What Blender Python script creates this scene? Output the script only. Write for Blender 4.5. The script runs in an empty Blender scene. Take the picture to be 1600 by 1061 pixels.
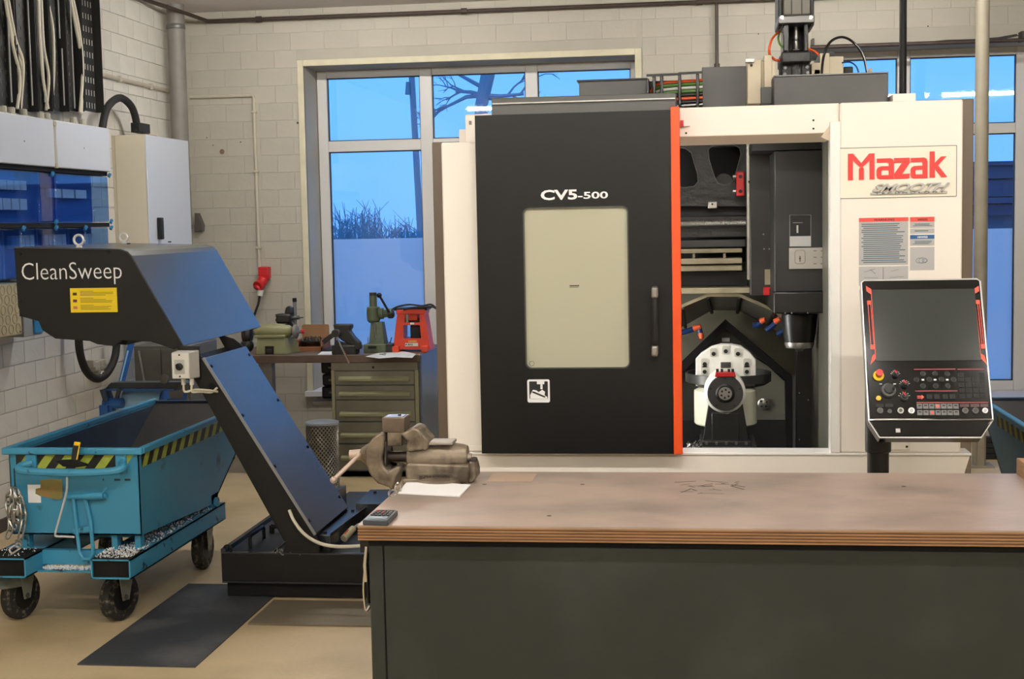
import bpy, bmesh, math, random
from mathutils import Vector, Matrix
random.seed(7)
SC = bpy.context.scene
COL = SC.collection
V = Vector
# ------------------------------------------------------------------ camera
CAM = V((0, 0, 1.6))
FPX, TILT, YAW, ROLL = 2193.77, .0826902, .1295208, -.01936216
_F = V((-math.sin(YAW)*math.cos(TILT), math.cos(YAW)*math.cos(TILT), -math.sin(TILT)))
_R0 = V((math.cos(YAW), math.sin(YAW), 0)); _U0 = _R0.cross(_F)
_R = _R0*math.cos(ROLL) + _U0*math.sin(ROLL); _U = _U0*math.cos(ROLL) - _R0*math.sin(ROLL)
cd = bpy.data.cameras.new('camera'); cam = bpy.data.objects.new('camera', cd); COL.objects.link(cam)
cd.sensor_fit = 'HORIZONTAL'; cd.sensor_width = 36; cd.lens = 36*FPX/1600; cd.clip_start = .05; cd.clip_end = 300
cam.matrix_world = Matrix(((_R.x, _U.x, -_F.x, CAM.x), (_R.y, _U.y, -_F.y, CAM.y), (_R.z, _U.z, -_F.z, CAM.z), (0, 0, 0, 1)))
SC.camera = cam
# ------------------------------------------------------------------ colour management, world
SC.view_settings.view_transform = 'Standard'; SC.view_settings.look = 'None'
SC.view_settings.gamma = 1; SC.view_settings.use_curve_mapping = False
SC.view_settings.exposure = 0.12
TUBE = 135.0          # emission of the fluorescent tubes
SKY = 1.75           # strength of the dusk sky
w = bpy.data.worlds.new('dusk'); SC.world = w; w.use_nodes = True
nt = w.node_tree; bg = nt.nodes['Background']
tc = nt.nodes.new('ShaderNodeTexCoord'); sp = nt.nodes.new('ShaderNodeSeparateXYZ'); cr = nt.nodes.new('ShaderNodeValToRGB')
nt.links.new(tc.outputs['Generated'], sp.inputs[0]); nt.links.new(sp.outputs[2], cr.inputs[0])
cr.color_ramp.elements[0].position = 0.0; cr.color_ramp.elements[0].color = (.115, .33, .80, 1)
cr.color_ramp.elements[1].position = .35; cr.color_ramp.elements[1].color = (.085, .40, .92, 1)
nt.links.new(cr.outputs[0], bg.inputs[0]); bg.inputs[1].default_value = SKY

def ray(x, y): return _R*((x-800)/FPX) + _U*((530.5-y)/FPX) + _F
def P(x, y, X=None, Y=None, Z=None):
    """world point seen at a photograph pixel, on the plane X=, Y= or Z="""
    d = ray(x, y)
    t = (X-CAM.x)/d.x if X is not None else (Y-CAM.y)/d.y if Y is not None else (Z-CAM.z)/d.z
    return CAM + d*t
def PN(x, y, o, n):
    d = ray(x, y); return CAM + d*((o-CAM).dot(n)/d.dot(n))
def rp(x0, y0, x1, y1, Y):
    """pixel rectangle on a plane Y -> X0, X1, Z0, Z1"""
    xm, ym = (x0+x1)/2, (y0+y1)/2
    return P(x0, ym, Y=Y).x, P(x1, ym, Y=Y).x, P(xm, y1, Y=Y).z, P(xm, y0, Y=Y).z
# ------------------------------------------------------------------ materials
def S(r, g, b):
    f = lambda c: (c/255/12.92) if c/255 <= .04045 else ((c/255+.055)/1.055)**2.4
    return (f(r), f(g), f(b))
MATS = {}
def mat(name, rgb, rough=.5, metal=0.0, var=0.0, scale=6.0, bump=0.0, bscale=60.0, spec=.5, stretch=None, rand=0.0, c2=None, cpos=(.45, .62), coat=0.0):
    if name in MATS: return MATS[name]
    m = bpy.data.materials.new(name); m.use_nodes = True; MATS[name] = m
    n = m.node_tree.nodes; l = m.node_tree.links; b = n['Principled BSDF']
    b.inputs['Base Color'].default_value = (*rgb, 1); b.inputs['Roughness'].default_value = rough
    b.inputs['Metallic'].default_value = metal; b.inputs['Specular IOR Level'].default_value = spec
    b.inputs['Coat Weight'].default_value = coat
    out = None
    if var or c2 or bump:
        t = n.new('ShaderNodeTexCoord'); mp = n.new('ShaderNodeMapping'); l.new(t.outputs['Object'], mp.inputs[0])
        if stretch: mp.inputs['Scale'].default_value = stretch
    if var or c2:
        tx = n.new('ShaderNodeTexNoise'); tx.inputs['Scale'].default_value = scale; tx.inputs['Detail'].default_value = 6
        l.new(mp.outputs[0], tx.inputs[0])
        rm = n.new('ShaderNodeValToRGB'); l.new(tx.outputs[0], rm.inputs[0])
        e = rm.color_ramp.elements
        if c2:
            e[0].position, e[1].position = cpos; e[0].color = (*rgb, 1); e[1].color = (*c2, 1)
        else:
            e[0].position, e[1].position = .3, .7
            e[0].color = (*[c*(1-var) for c in rgb], 1); e[1].color = (*[min(1, c*(1+var)) for c in rgb], 1)
        out = rm.outputs[0]
    if rand:
        oi = n.new('ShaderNodeObjectInfo'); hs = n.new('ShaderNodeHueSaturation'); mr = n.new('ShaderNodeMapRange')
        l.new(oi.outputs['Random'], mr.inputs[0]); mr.inputs[3].default_value = 1-rand; mr.inputs[4].default_value = 1+rand
        l.new(mr.outputs[0], hs.inputs['Value'])
        if out: l.new(out, hs.inputs['Color'])
        else: hs.inputs['Color'].default_value = (*rgb, 1)
        out = hs.outputs[0]
    if out: l.new(out, b.inputs['Base Color'])
    if bump:
        t2 = n.new('ShaderNodeTexNoise'); t2.inputs['Scale'].default_value = bscale; t2.inputs['Detail'].default_value = 4
        l.new(mp.outputs[0], t2.inputs[0]); bp = n.new('ShaderNodeBump'); bp.inputs['Strength'].default_value = bump
        bp.inputs['Distance'].default_value = .01; l.new(t2.outputs[0], bp.inputs['Height']); l.new(bp.outputs[0], b.inputs['Normal'])
    return m
def emis(name, rgb, s):
    m = bpy.data.materials.new(name); m.use_nodes = True; b = m.node_tree.nodes['Principled BSDF']
    b.inputs['Base Color'].default_value = (*rgb, 1); b.inputs['Emission Color'].default_value = (*rgb, 1); b.inputs['Emission Strength'].default_value = s
    MATS[name] = m; return m
def glass(name, tint, base=.05):
    m = bpy.data.materials.new(name); m.use_nodes = True; n = m.node_tree.nodes; l = m.node_tree.links
    n.remove(n['Principled BSDF']); o = n['Material Output']
    tr = n.new('ShaderNodeBsdfTransparent'); tr.inputs[0].default_value = (*tint, 1)
    gl = n.new('ShaderNodeBsdfGlossy'); gl.inputs['Roughness'].default_value = .02
    lw = n.new('ShaderNodeLayerWeight'); lw.inputs[0].default_value = .5
    pw = n.new('ShaderNodeMath'); pw.operation = 'POWER'; pw.inputs[1].default_value = 5
    ma = n.new('ShaderNodeMath'); ma.operation = 'MULTIPLY_ADD'; ma.inputs[1].default_value = .8; ma.inputs[2].default_value = base
    mx = n.new('ShaderNodeMixShader')
    l.new(lw.outputs['Facing'], pw.inputs[0]); l.new(pw.outputs[0], ma.inputs[0]); l.new(ma.outputs[0], mx.inputs[0])
    l.new(tr.outputs[0], mx.inputs[1]); l.new(gl.outputs[0], mx.inputs[2]); l.new(mx.outputs[0], o.inputs[0])
    MATS[name] = m; return m
def frost(name, rgb, mixt=.15):
    m = bpy.data.materials.new(name); m.use_nodes = True; n = m.node_tree.nodes; l = m.node_tree.links
    n.remove(n['Principled BSDF']); o = n['Material Output']
    a = n.new('ShaderNodeBsdfTranslucent'); a.inputs[0].default_value = (*rgb, 1)
    b = n.new('ShaderNodeBsdfDiffuse'); b.inputs[0].default_value = (*rgb, 1)
    mx = n.new('ShaderNodeMixShader'); mx.inputs[0].default_value = mixt
    l.new(a.outputs[0], mx.inputs[1]); l.new(b.outputs[0], mx.inputs[2]); l.new(mx.outputs[0], o.inputs[0])
    MATS[name] = m; return m
# ------------------------------------------------------------------ mesh building
class MB:
    def __init__(s): s.v = []; s.f = []
    def add(s, vs, fs):
        o = len(s.v); s.v += [V(p) for p in vs]; s.f += [tuple(i+o for i in f) for f in fs]; return s
    def box(s, x0, x1, y0, y1, z0, z1):
        return s.add([(x0,y0,z0),(x1,y0,z0),(x1,y1,z0),(x0,y1,z0),(x0,y0,z1),(x1,y0,z1),(x1,y1,z1),(x0,y1,z1)],
                     [(0,3,2,1),(4,5,6,7),(0,1,5,4),(1,2,6,5),(2,3,7,6),(3,0,4,7)])
    def obox(s, c, u, v, w):
        """oriented box: centre and three half-axis vectors"""
        c, u, v, w = V(c), V(u), V(v), V(w)
        return s.add([c-u-v-w, c+u-v-w, c+u+v-w, c-u+v-w, c-u-v+w, c+u-v+w, c+u+v+w, c-u+v+w],
                     [(0,3,2,1),(4,5,6,7),(0,1,5,4),(1,2,6,5),(2,3,7,6),(3,0,4,7)])
    def bar(s, a, b, w, h, up=(0,0,1)):
        a, b, up = V(a), V(b), V(up); d = (b-a); dn = d.normalized(); sd = dn.cross(up).normalized(); u2 = sd.cross(dn)
        return s.obox((a+b)/2, d/2, sd*w/2, u2*h/2)
    def prism(s, pts, vec):
        pts = [V(p) for p in pts]; n = len(pts); vec = V(vec)
        return s.add(pts+[p+vec for p in pts], [tuple(range(n)), tuple(range(2*n-1, n-1, -1))]+[(i, (i+1) % n, (i+1) % n+n, i+n) for i in range(n)])
    def loft(s, a, b, caps=True):
        a = [V(p) for p in a]; b = [V(p) for p in b]; n = len(a)
        return s.add(a+b, ([tuple(range(n)), tuple(range(2*n-1, n-1, -1))] if caps else [])+[(i, (i+1) % n, (i+1) % n+n, i+n) for i in range(n)])
    def cyl(s, p0, p1, r0, r1=None, n=16):
        p0, p1 = V(p0), V(p1); r1 = r0 if r1 is None else r1
        d = (p1-p0).normalized(); a = d.orthogonal().normalized(); b = d.cross(a)
        c = [(a*math.cos(2*math.pi*i/n)+b*math.sin(2*math.pi*i/n)) for i in range(n)]
        return s.loft([p0+q*r0 for q in c], [p1+q*r1 for q in c])
    def tube(s, pts, r, n=8, closed=False):
        pts = [V(p) for p in pts]; N = len(pts); vs = []; prev = None
        for i in range(N):
            t = (pts[(i+1) % N]-pts[i-1]) if closed else (pts[min(i+1, N-1)]-pts[max(i-1, 0)])
            t = t.normalized()
            a = t.orthogonal().normalized() if prev is None else (prev-t*prev.dot(t)).normalized()
            prev = a; b = t.cross(a); rr = r[i] if isinstance(r, (list, tuple)) else r
            vs += [pts[i]+(a*math.cos(2*math.pi*k/n)+b*math.sin(2*math.pi*k/n))*rr for k in range(n)]
        fs = []
        for i in range(N if closed else N-1):
            j = (i+1) % N
            fs += [(i*n+k, i*n+(k+1) % n, j*n+(k+1) % n, j*n+k) for k in range(n)]
        if not closed: fs += [tuple(range(n-1, -1, -1)), tuple((N-1)*n+k for k in range(n))]
        return s.add(vs, fs)
    def lathe(s, c, axis, prof, n=24):
        """prof: (radius, height along axis)"""
        c = V(c); d = V(axis).normalized(); a = d.orthogonal().normalized(); b = d.cross(a); vs = []
        for r, h in prof:
            vs += [c+d*h+(a*math.cos(2*math.pi*k/n)+b*math.sin(2*math.pi*k/n))*max(r, 1e-5) for k in range(n)]
        m = len(prof); fs = []
        for i in range(m-1): fs += [(i*n+k, i*n+(k+1) % n, (i+1)*n+(k+1) % n, (i+1)*n+k) for k in range(n)]
        fs += [tuple(range(n-1, -1, -1)), tuple((m-1)*n+k for k in range(n))]
        return s.add(vs, fs)
    def sphere(s, c, r, n=12):
        return s.lathe(c, (0,0,1), [(r*math.sin(math.pi*i/8), -r*math.cos(math.pi*i/8)) for i in range(9)], n)
    def build(s, name, m, parent=None, bevel=0.0, smooth=True, label=None, angle=35):
        return mkobj(name, s.mesh(name, m, root_loc(parent), smooth, angle), parent, bevel, label)
    def mesh(s, name, m, o=V((0,0,0)), smooth=True, angle=35):
        me = bpy.data.meshes.new(name); me.from_pydata([tuple(p-o) for p in s.v], [], s.f)
        bm = bmesh.new(); bm.from_mesh(me); bmesh.ops.recalc_face_normals(bm, faces=bm.faces); bm.to_mesh(me); bm.free()
        if smooth: me.shade_smooth(); me.set_sharp_from_angle(angle=math.radians(angle))
        me.materials.append(MATS[m] if isinstance(m, str) else m); return me
def root_loc(p):
    o = V((0,0,0))
    while p is not None: o = o+p.location; p = p.parent
    return o
def mkobj(name, me, parent=None, bevel=0.0, label=None):
    o = bpy.data.objects.new(name, me); COL.objects.link(o)
    if parent is not None: o.parent = parent
    if bevel:
        b = o.modifiers.new('bevel', 'BEVEL'); b.width = bevel; b.segments = 2; b.limit_method = 'ANGLE'; b.angle_limit = math.radians(40)
    if label: o['label'] = label
    return o
def tag(o, label=None, cat=None, group=None, kind=None):
    if label: o['label'] = label
    if cat: o['category'] = cat
    if group: o['group'] = group
    if kind: o['kind'] = kind
    return o
def thing(name, label, cat, loc, group=None):
    o = bpy.data.objects.new(name, None); COL.objects.link(o); o.location = loc; o.empty_display_size = .1
    return tag(o, label, cat, group)
def struct(mb, name, m, label=None, bevel=0.0, loc=None):
    o = mb.build(name, m, None, bevel); return tag(o, label, None, None, 'structure')
def B(x0, x1, y0, y1, z0, z1): return MB().box(x0, x1, y0, y1, z0, z1)
def plate(outline, holes, y, t):
    """flat plate with holes: outlines are (X, Z) lists, the plate spans y..y+t"""
    cu = bpy.data.curves.new('plate', 'CURVE'); cu.dimensions = '2D'; cu.fill_mode = 'BOTH'; cu.extrude = t/2
    for ring in [outline]+holes:
        sp_ = cu.splines.new('POLY'); sp_.points.add(len(ring)-1); sp_.use_cyclic_u = True
        for p, (a, b) in zip(sp_.points, ring): p.co = (a, b, 0, 1)
    o = bpy.data.objects.new('plate', cu); COL.objects.link(o); dg = bpy.context.evaluated_depsgraph_get()
    me = bpy.data.meshes.new_from_object(o.evaluated_get(dg)); bpy.data.objects.remove(o); bpy.data.curves.remove(cu)
    m = MB(); m.add([(p.co.x, y+t/2+p.co.z, p.co.y) for p in me.vertices], [tuple(f.vertices) for f in me.polygons])
    bpy.data.meshes.remove(me); return m
def rrect(x0, x1, z0, z1, r, n=5):
    o = []
    for cx, cz, a0 in ((x1-r, z1-r, 0), (x0+r, z1-r, 90), (x0+r, z0+r, 180), (x1-r, z0+r, 270)):
        for k in range(n+1):
            a = math.radians(a0+90*k/n); o.append((cx+r*math.cos(a), cz+r*math.sin(a)))
    return o
def text(name, s, LL, LR, UL, m, parent, ext=.0006, fat=0.0, shear=0.0, space=1.0, label=None):
    """lettering whose box is stretched over three world corners"""
    cu = bpy.data.curves.new('txt', 'FONT'); cu.body = s; cu.size = 1; cu.offset = fat; cu.shear = shear; cu.space_character = space; cu.resolution_u = 3
    o = bpy.data.objects.new('txt', cu); COL.objects.link(o); dg = bpy.context.evaluated_depsgraph_get()
    me = bpy.data.meshes.new_from_object(o.evaluated_get(dg)); bpy.data.objects.remove(o); bpy.data.curves.remove(cu)
    xs = [p.co.x for p in me.vertices]; ys = [p.co.y for p in me.vertices]; x0, x1, y0, y1 = min(xs), max(xs), min(ys), max(ys)
    LL, LR, UL = V(LL), V(LR), V(UL); a = LR-LL; b = UL-LL; nrm = a.cross(b).normalized()
    vs = [LL+a*((p.co.x-x0)/(x1-x0))+b*((p.co.y-y0)/(y1-y0)) for p in me.vertices]; fs = [tuple(f.vertices) for f in me.polygons]
    bpy.data.meshes.remove(me)
    mb = MB(); mb.add([p+nrm*ext for p in vs], fs)
    bm_edges = {}
    for f in fs:
        for i in range(len(f)):
            k = (f[i], f[(i+1) % len(f)]); bm_edges[k] = 1
    n0 = len(vs); mb.v += [p-nrm*.0002 for p in vs]
    for (i, j) in list(bm_edges):
        if (j, i) not in bm_edges: mb.f.append((j, i, i+n0, j+n0))
    return mb.build(name, m, parent, smooth=False, label=label)
def textpx(name, s, x0, y0, x1, y1, Y, m, parent, slope=0.0, **k):
    """lettering filling a pixel box on the plane Y; slope = pixel rise over the run"""
    LL = P(x0, y1, Y=Y); LR = P(x1, y1-slope*(x1-x0), Y=Y); LR.z = LL.z; UL = V((LL.x, Y, P(x0, y0, Y=Y).z))
    return text(name, s, LL, LR, UL, m, parent, **k)
def arc(c, r, a0, a1, n, ax=V((1,0,0)), ay=V((0,0,1))):
    return [V(c)+ax*(r*math.cos(math.radians(a0+(a1-a0)*i/n)))+ay*(r*math.sin(math.radians(a0+(a1-a0)*i/n))) for i in range(n+1)]
def spline(pts, n=6):
    pts = [V(p) for p in pts]; out = []
    for i in range(len(pts)-1):
        p0, p1, p2, p3 = pts[max(i-1, 0)], pts[i], pts[i+1], pts[min(i+2, len(pts)-1)]
        for k in range(n):
            t = k/n; out.append(.5*((2*p1)+(p2-p0)*t+(2*p0-5*p1+4*p2-p3)*t*t+(3*p1-p0-3*p2+p3)*t**3))
    return out+[pts[-1]]
# ------------------------------------------------------------------ material set
mat('floor', S(205,184,146), .5, 0, c2=S(172,152,114), scale=1.6, bump=.15, bscale=40, cpos=(.42,.7))
mat('ceiling', S(215,208,205), .8)
mat('wall_paint', S(168,163,150), .75, var=.05, scale=3)
mat('brick_back', S(174,169,156), .7, var=.05, scale=4, bump=.25, bscale=35, rand=.03)
mat('brick_left', S(212,208,198), .7, var=.05, scale=4, bump=.25, bscale=35, rand=.03)
mat('plaster_edge', S(205,198,172), .8, var=.08, scale=8)
mat('reveal', S(205,205,210), .7)
mat('frame_white', S(205,203,200), .35)
mat('seal', S(25,25,28), .5)
glass('clear_glass', (.96,.97,1), .045); frost('film', (.80,.84,.90), .2)
mat('dark_pipe', S(60,48,42), .55, var=.2, scale=20)
mat('grey_pipe', S(120,116,110), .5, var=.12, scale=8)
mat('beige_pipe', S(150,142,124), .55, var=.1, scale=10)
mat('conduit', S(185,178,160), .5)
mat('black', S(20,20,20), .45, spec=.4); mat('black_matte', S(15,14,13), .8, spec=.3); mat('black_gloss', S(14,14,15), .18)
mat('rubber', S(26,25,24), .7, var=.3, scale=30); mat('tyre', S(30,28,26), .75, c2=S(118,108,92), scale=45, cpos=(.52,.72)); mat('steel', S(170,168,162), .32, .9, var=.1, scale=30); mat('chrome', S(215,215,218), .12, 1)
mat('grey_steel', S(110,110,108), .4, .7); mat('white_plastic', S(222,220,212), .4); mat('cream_cable', S(215,208,188), .5)
mat('red_plastic', S(190,28,30), .35); mat('paper', S(240,240,240), .7)
mat('hazed_outdoor', S(135,142,158), .9); mat('outside_wall', S(95,105,125), .8); mat('outside_ground', S(120,125,130), .9)  # bark and pole colour paled and blued as painted haze
mat('white_print', S(235,235,235), .5); mat('black_print', S(25,25,25), .6); mat('yellow', S(235,205,25), .5)
emis('tube_light', (1, .965, .91), TUBE)
# ================================================================== ROOM
XL, YB, ZC, XR, YF = -3.7, 10.0, 3.17, 5.0, -3.0; YW = YB+.34
struct(B(XL-.2, XR+.2, YF-.2, YB+.45, -.12, 0), 'floor', 'floor', 'worn ochre concrete floor')
struct(B(XL-.2, XR+.2, YF-.2, YB+.45, ZC, ZC+.15), 'ceiling', 'ceiling')
wl = struct(B(XL-.25, XL-.008, YF-.2, YB+.45, 0, ZC), 'wall_left', 'brick_left', 'white painted block wall')
struct(B(XR, XR+.2, YF-.2, YB+.45, 0, ZC), 'wall_right', 'wall_paint')
struct(B(XL-.2, XR+.2, YF-.2, YF, 0, ZC), 'wall_front', 'wall_paint')
W1 = (P(480,300,Y=YB).x, P(992,90,Y=YB).x, .40, P(700,96,Y=YB).z)       # window openings: X0, X1, Z0, Z1
W2 = (P(1268,90,Y=YB).x, 3.9, .34, P(1450,68,Y=YB).z)
wb = MB(); y0, y1 = YB+.004, YB+.45
wb.box(XL-.2, W1[0], y0, y1, 0, ZC); wb.box(W1[1], W2[0], y0, y1, 0, ZC); wb.box(W2[1], XR+.2, y0, y1, 0, ZC)
for W in (W1, W2): wb.box(W[0], W[1], y0, y1, 0, W[2]-.02); wb.box(W[0], W[1], y0, y1, W[3], ZC)
wbo = struct(wb, 'wall_back', 'wall_paint', 'cream painted block wall with tall windows')
mat('skirting', S(70,62,55), .6)
# bricks: .25 x .125 courses, each a part of its wall
_bm = {}
def brick(parent, m, axis, a0, a1, z0, z1, pos):
    k = (axis, m, round(a1-a0, 3), round(z1-z0, 3))
    g = .0025 if axis == 'x' else .004
    if k not in _bm:
        mb = MB(); L, H = (a1-a0)/2-g/2, (z1-z0)/2-g/2; e = .003
        out = [(-L,-H),(L,-H),(L,H),(-L,H)]; inn = [(-L+e,-H+e),(L-e,-H+e),(L-e,H-e),(-L+e,H-e)]
        if axis == 'x': f = lambda p, d: (p[0], d, p[1])
        else: f = lambda p, d: (-d, p[0], p[1])
        mb.add([f(p, .008) for p in out]+[f(p, .001) for p in out]+[f(p, 0) for p in inn],
               [(0,1,5,4),(1,2,6,5),(2,3,7,6),(3,0,4,7),(4,5,9,8),(5,6,10,9),(6,7,11,10),(7,4,8,11),(8,9,10,11)])
        _bm[k] = mb.mesh('brick', m, smooth=False)
    o = mkobj('brick', _bm[k], parent); c = (a0+a1)/2; z = (z0+z1)/2
    o.location = (c, pos, z) if axis == 'x' else (pos, c, z)
def courses(parent, m, axis, pos, spans_for, rest):
    z = 0.0; i = 0; jm = MB()
    while z < ZC-.01:
        z1 = min(z+.125, ZC); off = .125*(i % 2)
        for (s0, s1) in spans_for(z, z1):
            k = math.floor((s0-off)/.25)
            while k*.25+off < s1-1e-6:
                a0, a1 = max(k*.25+off, s0), min(k*.25+off+.25, s1)
                if a1-a0 > .03: brick(parent, m, axis, a0, a1, z, z1, pos)
                k += 1
        for (s0, s1) in rest(z, z1):
            k = math.floor((s0-off)/.25)
            while k*.25+off < s1-1e-6:
                a0, a1 = max(k*.25+off, s0)+.002, min(k*.25+off+.25, s1)-.002
                if a1-a0 > .03:
                    if axis == 'x': jm.box(a0, a1, pos, pos+.008, z+.002, z1-.002)
                    else: jm.box(pos-.008, pos, a0, a1, z+.002, z1-.002)
                k += 1
        z = z1; i += 1
    tag(jm.build('brick_rest', m, parent, smooth=False), None, None, None, 'stuff')
def spans_back(z, z1):
    s = []
    if z > .74 or z < .7: s.append((XL, W1[0]-.045) if z > 1.05 else (XL+.4, W1[0]-.045))
    if z1 > W1[3]+.05 and z > 2.6: s = [(XL, W1[1]+.05)] if z > W1[3]+.03 else s
    if z > 2.35: s.append((W1[1]+.05, W2[0]))
    if z > W2[3]-.01: s.append((W2[0], 2.35))
    return s
def rest_back(z, z1):
    s = []
    if not (z > .74 or z < .7): s.append((XL, W1[0]-.045))
    elif z <= 1.05: s.append((XL, XL+.4))
    if z1 <= W1[2]: s.append((W1[0]-.045, W1[1]+.05))
    if z <= 2.35: s.append((W1[1]+.05, W2[0]))
    if z1 <= W2[2]: s.append((W2[0], W2[1]))
    if z > W2[3]-.01: s.append((2.35, XR))
    else: s.append((W2[1], XR))
    return s
courses(wbo, 'brick_back', 'x', YB, spans_back, rest_back)
def spans_left(z, z1):
    if z < 1.13: return [(6.6+(.0 if z < .8 else .4), YB)]
    if z > 2.1: return [(7.85, YB)]
    return [(8.0, 8.5)] if z > 1.85 else []
def rest_left(z, z1):
    if z < 1.13: return [(YF, 6.6+(.0 if z < .8 else .4))]
    if z > 2.1: return [(YF, 7.85)]
    return [(YF, 8.0), (8.5, YB)] if z > 1.85 else [(YF, YB)]
courses(wl, 'brick_left', 'y', XL, spans_left, rest_left)
struct(B(XL, XL+.015, 6.3, YB, 0, .07), 'baseboard_left', mat('skirting', S(70,62,55), .6), 'low dark skirting')
for q, r_ in (((347,237),.022),((376,222),.006),((323,215),.005),((333,227),.005),((465,192),.01),((1450,41),.006),((1185,53),.005)):
    p = P(*q, Y=YB); MB().lathe(p, (0,-1,0), [(r_, -.001), (r_*.8, .0012)], 7).build('wall_mark', mat('mark_brown', S(120,95,78), .8) if r_ > .02 else 'skirting', wbo)
MB().prism([P(*q, Y=YB-.001) for q in ((1438,66),(1480,62),(1520,61),(1560,58),(1588,53),(1592,56),(1560,63),(1520,66),(1480,66))], (0, .004, 0)).build('plaster_crack', 'seal', wbo)
# plaster edges round the left window
mb = MB(); e = .045
mb.box(W1[0]-e, W1[0], YB-.012, YB+.02, W1[2], W1[3]+e); mb.box(W1[1], W1[1]+e, YB-.012, YB+.02, W1[2], W1[3]+e); mb.box(W1[0], W1[1], YB-.012, YB+.02, W1[3], W1[3]+e)
struct(mb, 'trim_1', 'plaster_edge', 'raised yellowish plaster edge round the left window', .004)
mb = MB(); mb.box(W1[0]-.05, W1[1]+.05, YB-.06, YW+.03, W1[2]-.04, W1[2]); struct(mb, 'trim_2', 'reveal', 'window board', .004)
mb = MB(); mb.box(W2[0]-.02, W2[1], YB-.04, YW+.03, W2[2]-.04, W2[2]); struct(mb, 'trim_3', 'reveal', 'white sill board of the right window', .004)
def window(name, label, W, xs, zt, film_z):
    """xs: list of (x0, x1) frame members; zt: transom (z0, z1)"""
    root = bpy.data.objects.new(name, None); COL.objects.link(root); root.location = ((W[0]+W[1])/2, YW, W[2]); tag(root, label, None, None, 'structure')
    fr = MB(); zb, ztop = W[2], W[3]
    for a, b in xs: fr.box(a, b, YW, YW+.07, zb, ztop)
    for (a, b), (c, d) in zip(xs[:-1], xs[1:]):
        for z0, z1 in ((zb, zb+.07), zt, (ztop-.055, ztop)): fr.box(b, c, YW+.002, YW+.068, z0, z1)
    f = fr.build('window_frame', 'frame_white', root, .004)
    for (a, b), (c, d) in zip(xs[:-1], xs[1:]):
        for z0, z1, low in ((zb+.07, zt[0], 1), (zt[1], ztop-.055, 0)):
            B(b+.006, c-.006, YW+.03, YW+.036, z0+.006, z1-.006).build('pane', 'clear_glass', root, smooth=False)
            sl = MB(); k = .007
            sl.box(b, b+k, YW+.022, YW+.044, z0, z1); sl.box(c-k, c, YW+.022, YW+.044, z0, z1); sl.box(b, c, YW+.022, YW+.044, z0, z0+k); sl.box(b, c, YW+.022, YW+.044, z1-k, z1)
            sl.build('seal', 'seal', f, smooth=False)
            if low: B(b+.008, c-.008, YW+.037, YW+.039, z0+.008, film_z).build('frosted_film', 'film', root, smooth=False, label='pale blue frosted film on the lower pane')
def X(px, y=200): return P(px, y, Y=YW).x
window('window_1', 'tall white window with three columns of panes, lower ones frosted', (W1[0], W1[1], W1[2], W1[3]),
       [(X(497), X(512)), (X(657), X(676)), (X(822), X(841)), (X(986), W1[1])], (P(585,236,Y=YW).z, P(585,219,Y=YW).z), P(590,373,Y=YW).z)
X2 = lambda px: P(px, 140, Y=YW).x
window('window_2', 'tall white window behind the right end of the machining centre', W2,
       [(W2[0], X2(1280)), (X2(1402), X2(1422)), (X2(1588), X2(1606)), (X2(1770), X2(1788)), (W2[1]-.06, W2[1])], (P(1565,208,Y=YW).z, P(1565,192,Y=YW).z), P(1570,357,Y=YW).z)
# ceiling lights (front row mirrored in the panes, window row assumed, near-wall row added as fill)
def ceiling_light(x0, y, lab):
    t = thing('ceiling_light', lab, 'light', (x0+.75, y, 3.08), 'fluorescent ceiling fittings')
    B(x0-.03, x0+1.53, y-.06, y+.06, 3.11, 3.15).build('housing', 'white_plastic', t, .006)
    MB().cyl((x0, y, 3.09), (x0+1.5, y, 3.09), .019, n=10).build('tube', 'tube_light', t)
    for x in (x0-.012, x0+1.5): B(x, x+.012, y-.02, y+.02, 3.06, 3.115).build('lamp_holder', 'white_plastic', t)
    for x in (x0+.3, x0+1.2): MB().cyl((x, y, 3.14), (x, y, ZC), .006, n=8).build('hanger', 'steel', t)
for r, (yy, nm) in enumerate(((2.5, 'above the front workbench'), (8.2, 'near the windows'), (-1.5, 'added as fill at the near wall'))):
    for k, x0 in enumerate((-2.9, -.75, 1.42, 3.09) if r == 0 else (-2.9, .2) if r == 1 else (-2.9, -.75, 1.42)):
        ceiling_light(x0, yy, 'single-tube ceiling light %s, %s from the left wall' % (nm, ('first', 'second', 'third', 'fourth')[k]))
# ------------------------------------------------------------------ outside
tag(B(-40, 40, YB+.5, 120, -.5, -.3).build('ground_outside', 'outside_ground'), 'dim ground outside the windows', None, None, 'structure')
rnd = random.Random(3); mb = MB()
for i in range(650):
    x = rnd.uniform(-10.5, -3.5); y = rnd.uniform(30, 36); zt_ = P(600, 372-rnd.uniform(8, 52)*(.6+.4*math.sin(x*2.1)), Y=y).z
    p = V((x, y, -.3)); q = V((x+rnd.uniform(-.5, .5), y, zt_)); mid = (p+q)/2+V((rnd.uniform(-.2, .2), 0, 0))
    mb.tube([p, mid, q], [.035, .022, .008], 4)
    for k in range(3):
        a = mid.lerp(q, rnd.random()); mb.tube([a, a+V((rnd.uniform(-.4, .4), 0, rnd.uniform(.1, .4)))], [.012, .005], 3)
tag(mb.build('bare_hedge', 'hazed_outdoor'), 'row of bare winter bushes beyond the left window', 'hedge', None, 'stuff')
t = thing('bare_tree', 'leafless tree seen through the upper middle pane of the left window', 'tree', (P(755,150,Y=22).x, 22, -.3))
c = P(752, 165, Y=22); mb = MB(); top = P(762, 118, Y=22)
mb.tube([V((c.x-.15, 22, -.3)), V((c.x-.02, 22, 1.8)), c, top, P(770, 60, Y=22)], [.2, .14, .10, .11, .07], 10); mb.build('trunk', 'hazed_outdoor', t)
mb = MB()
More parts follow.
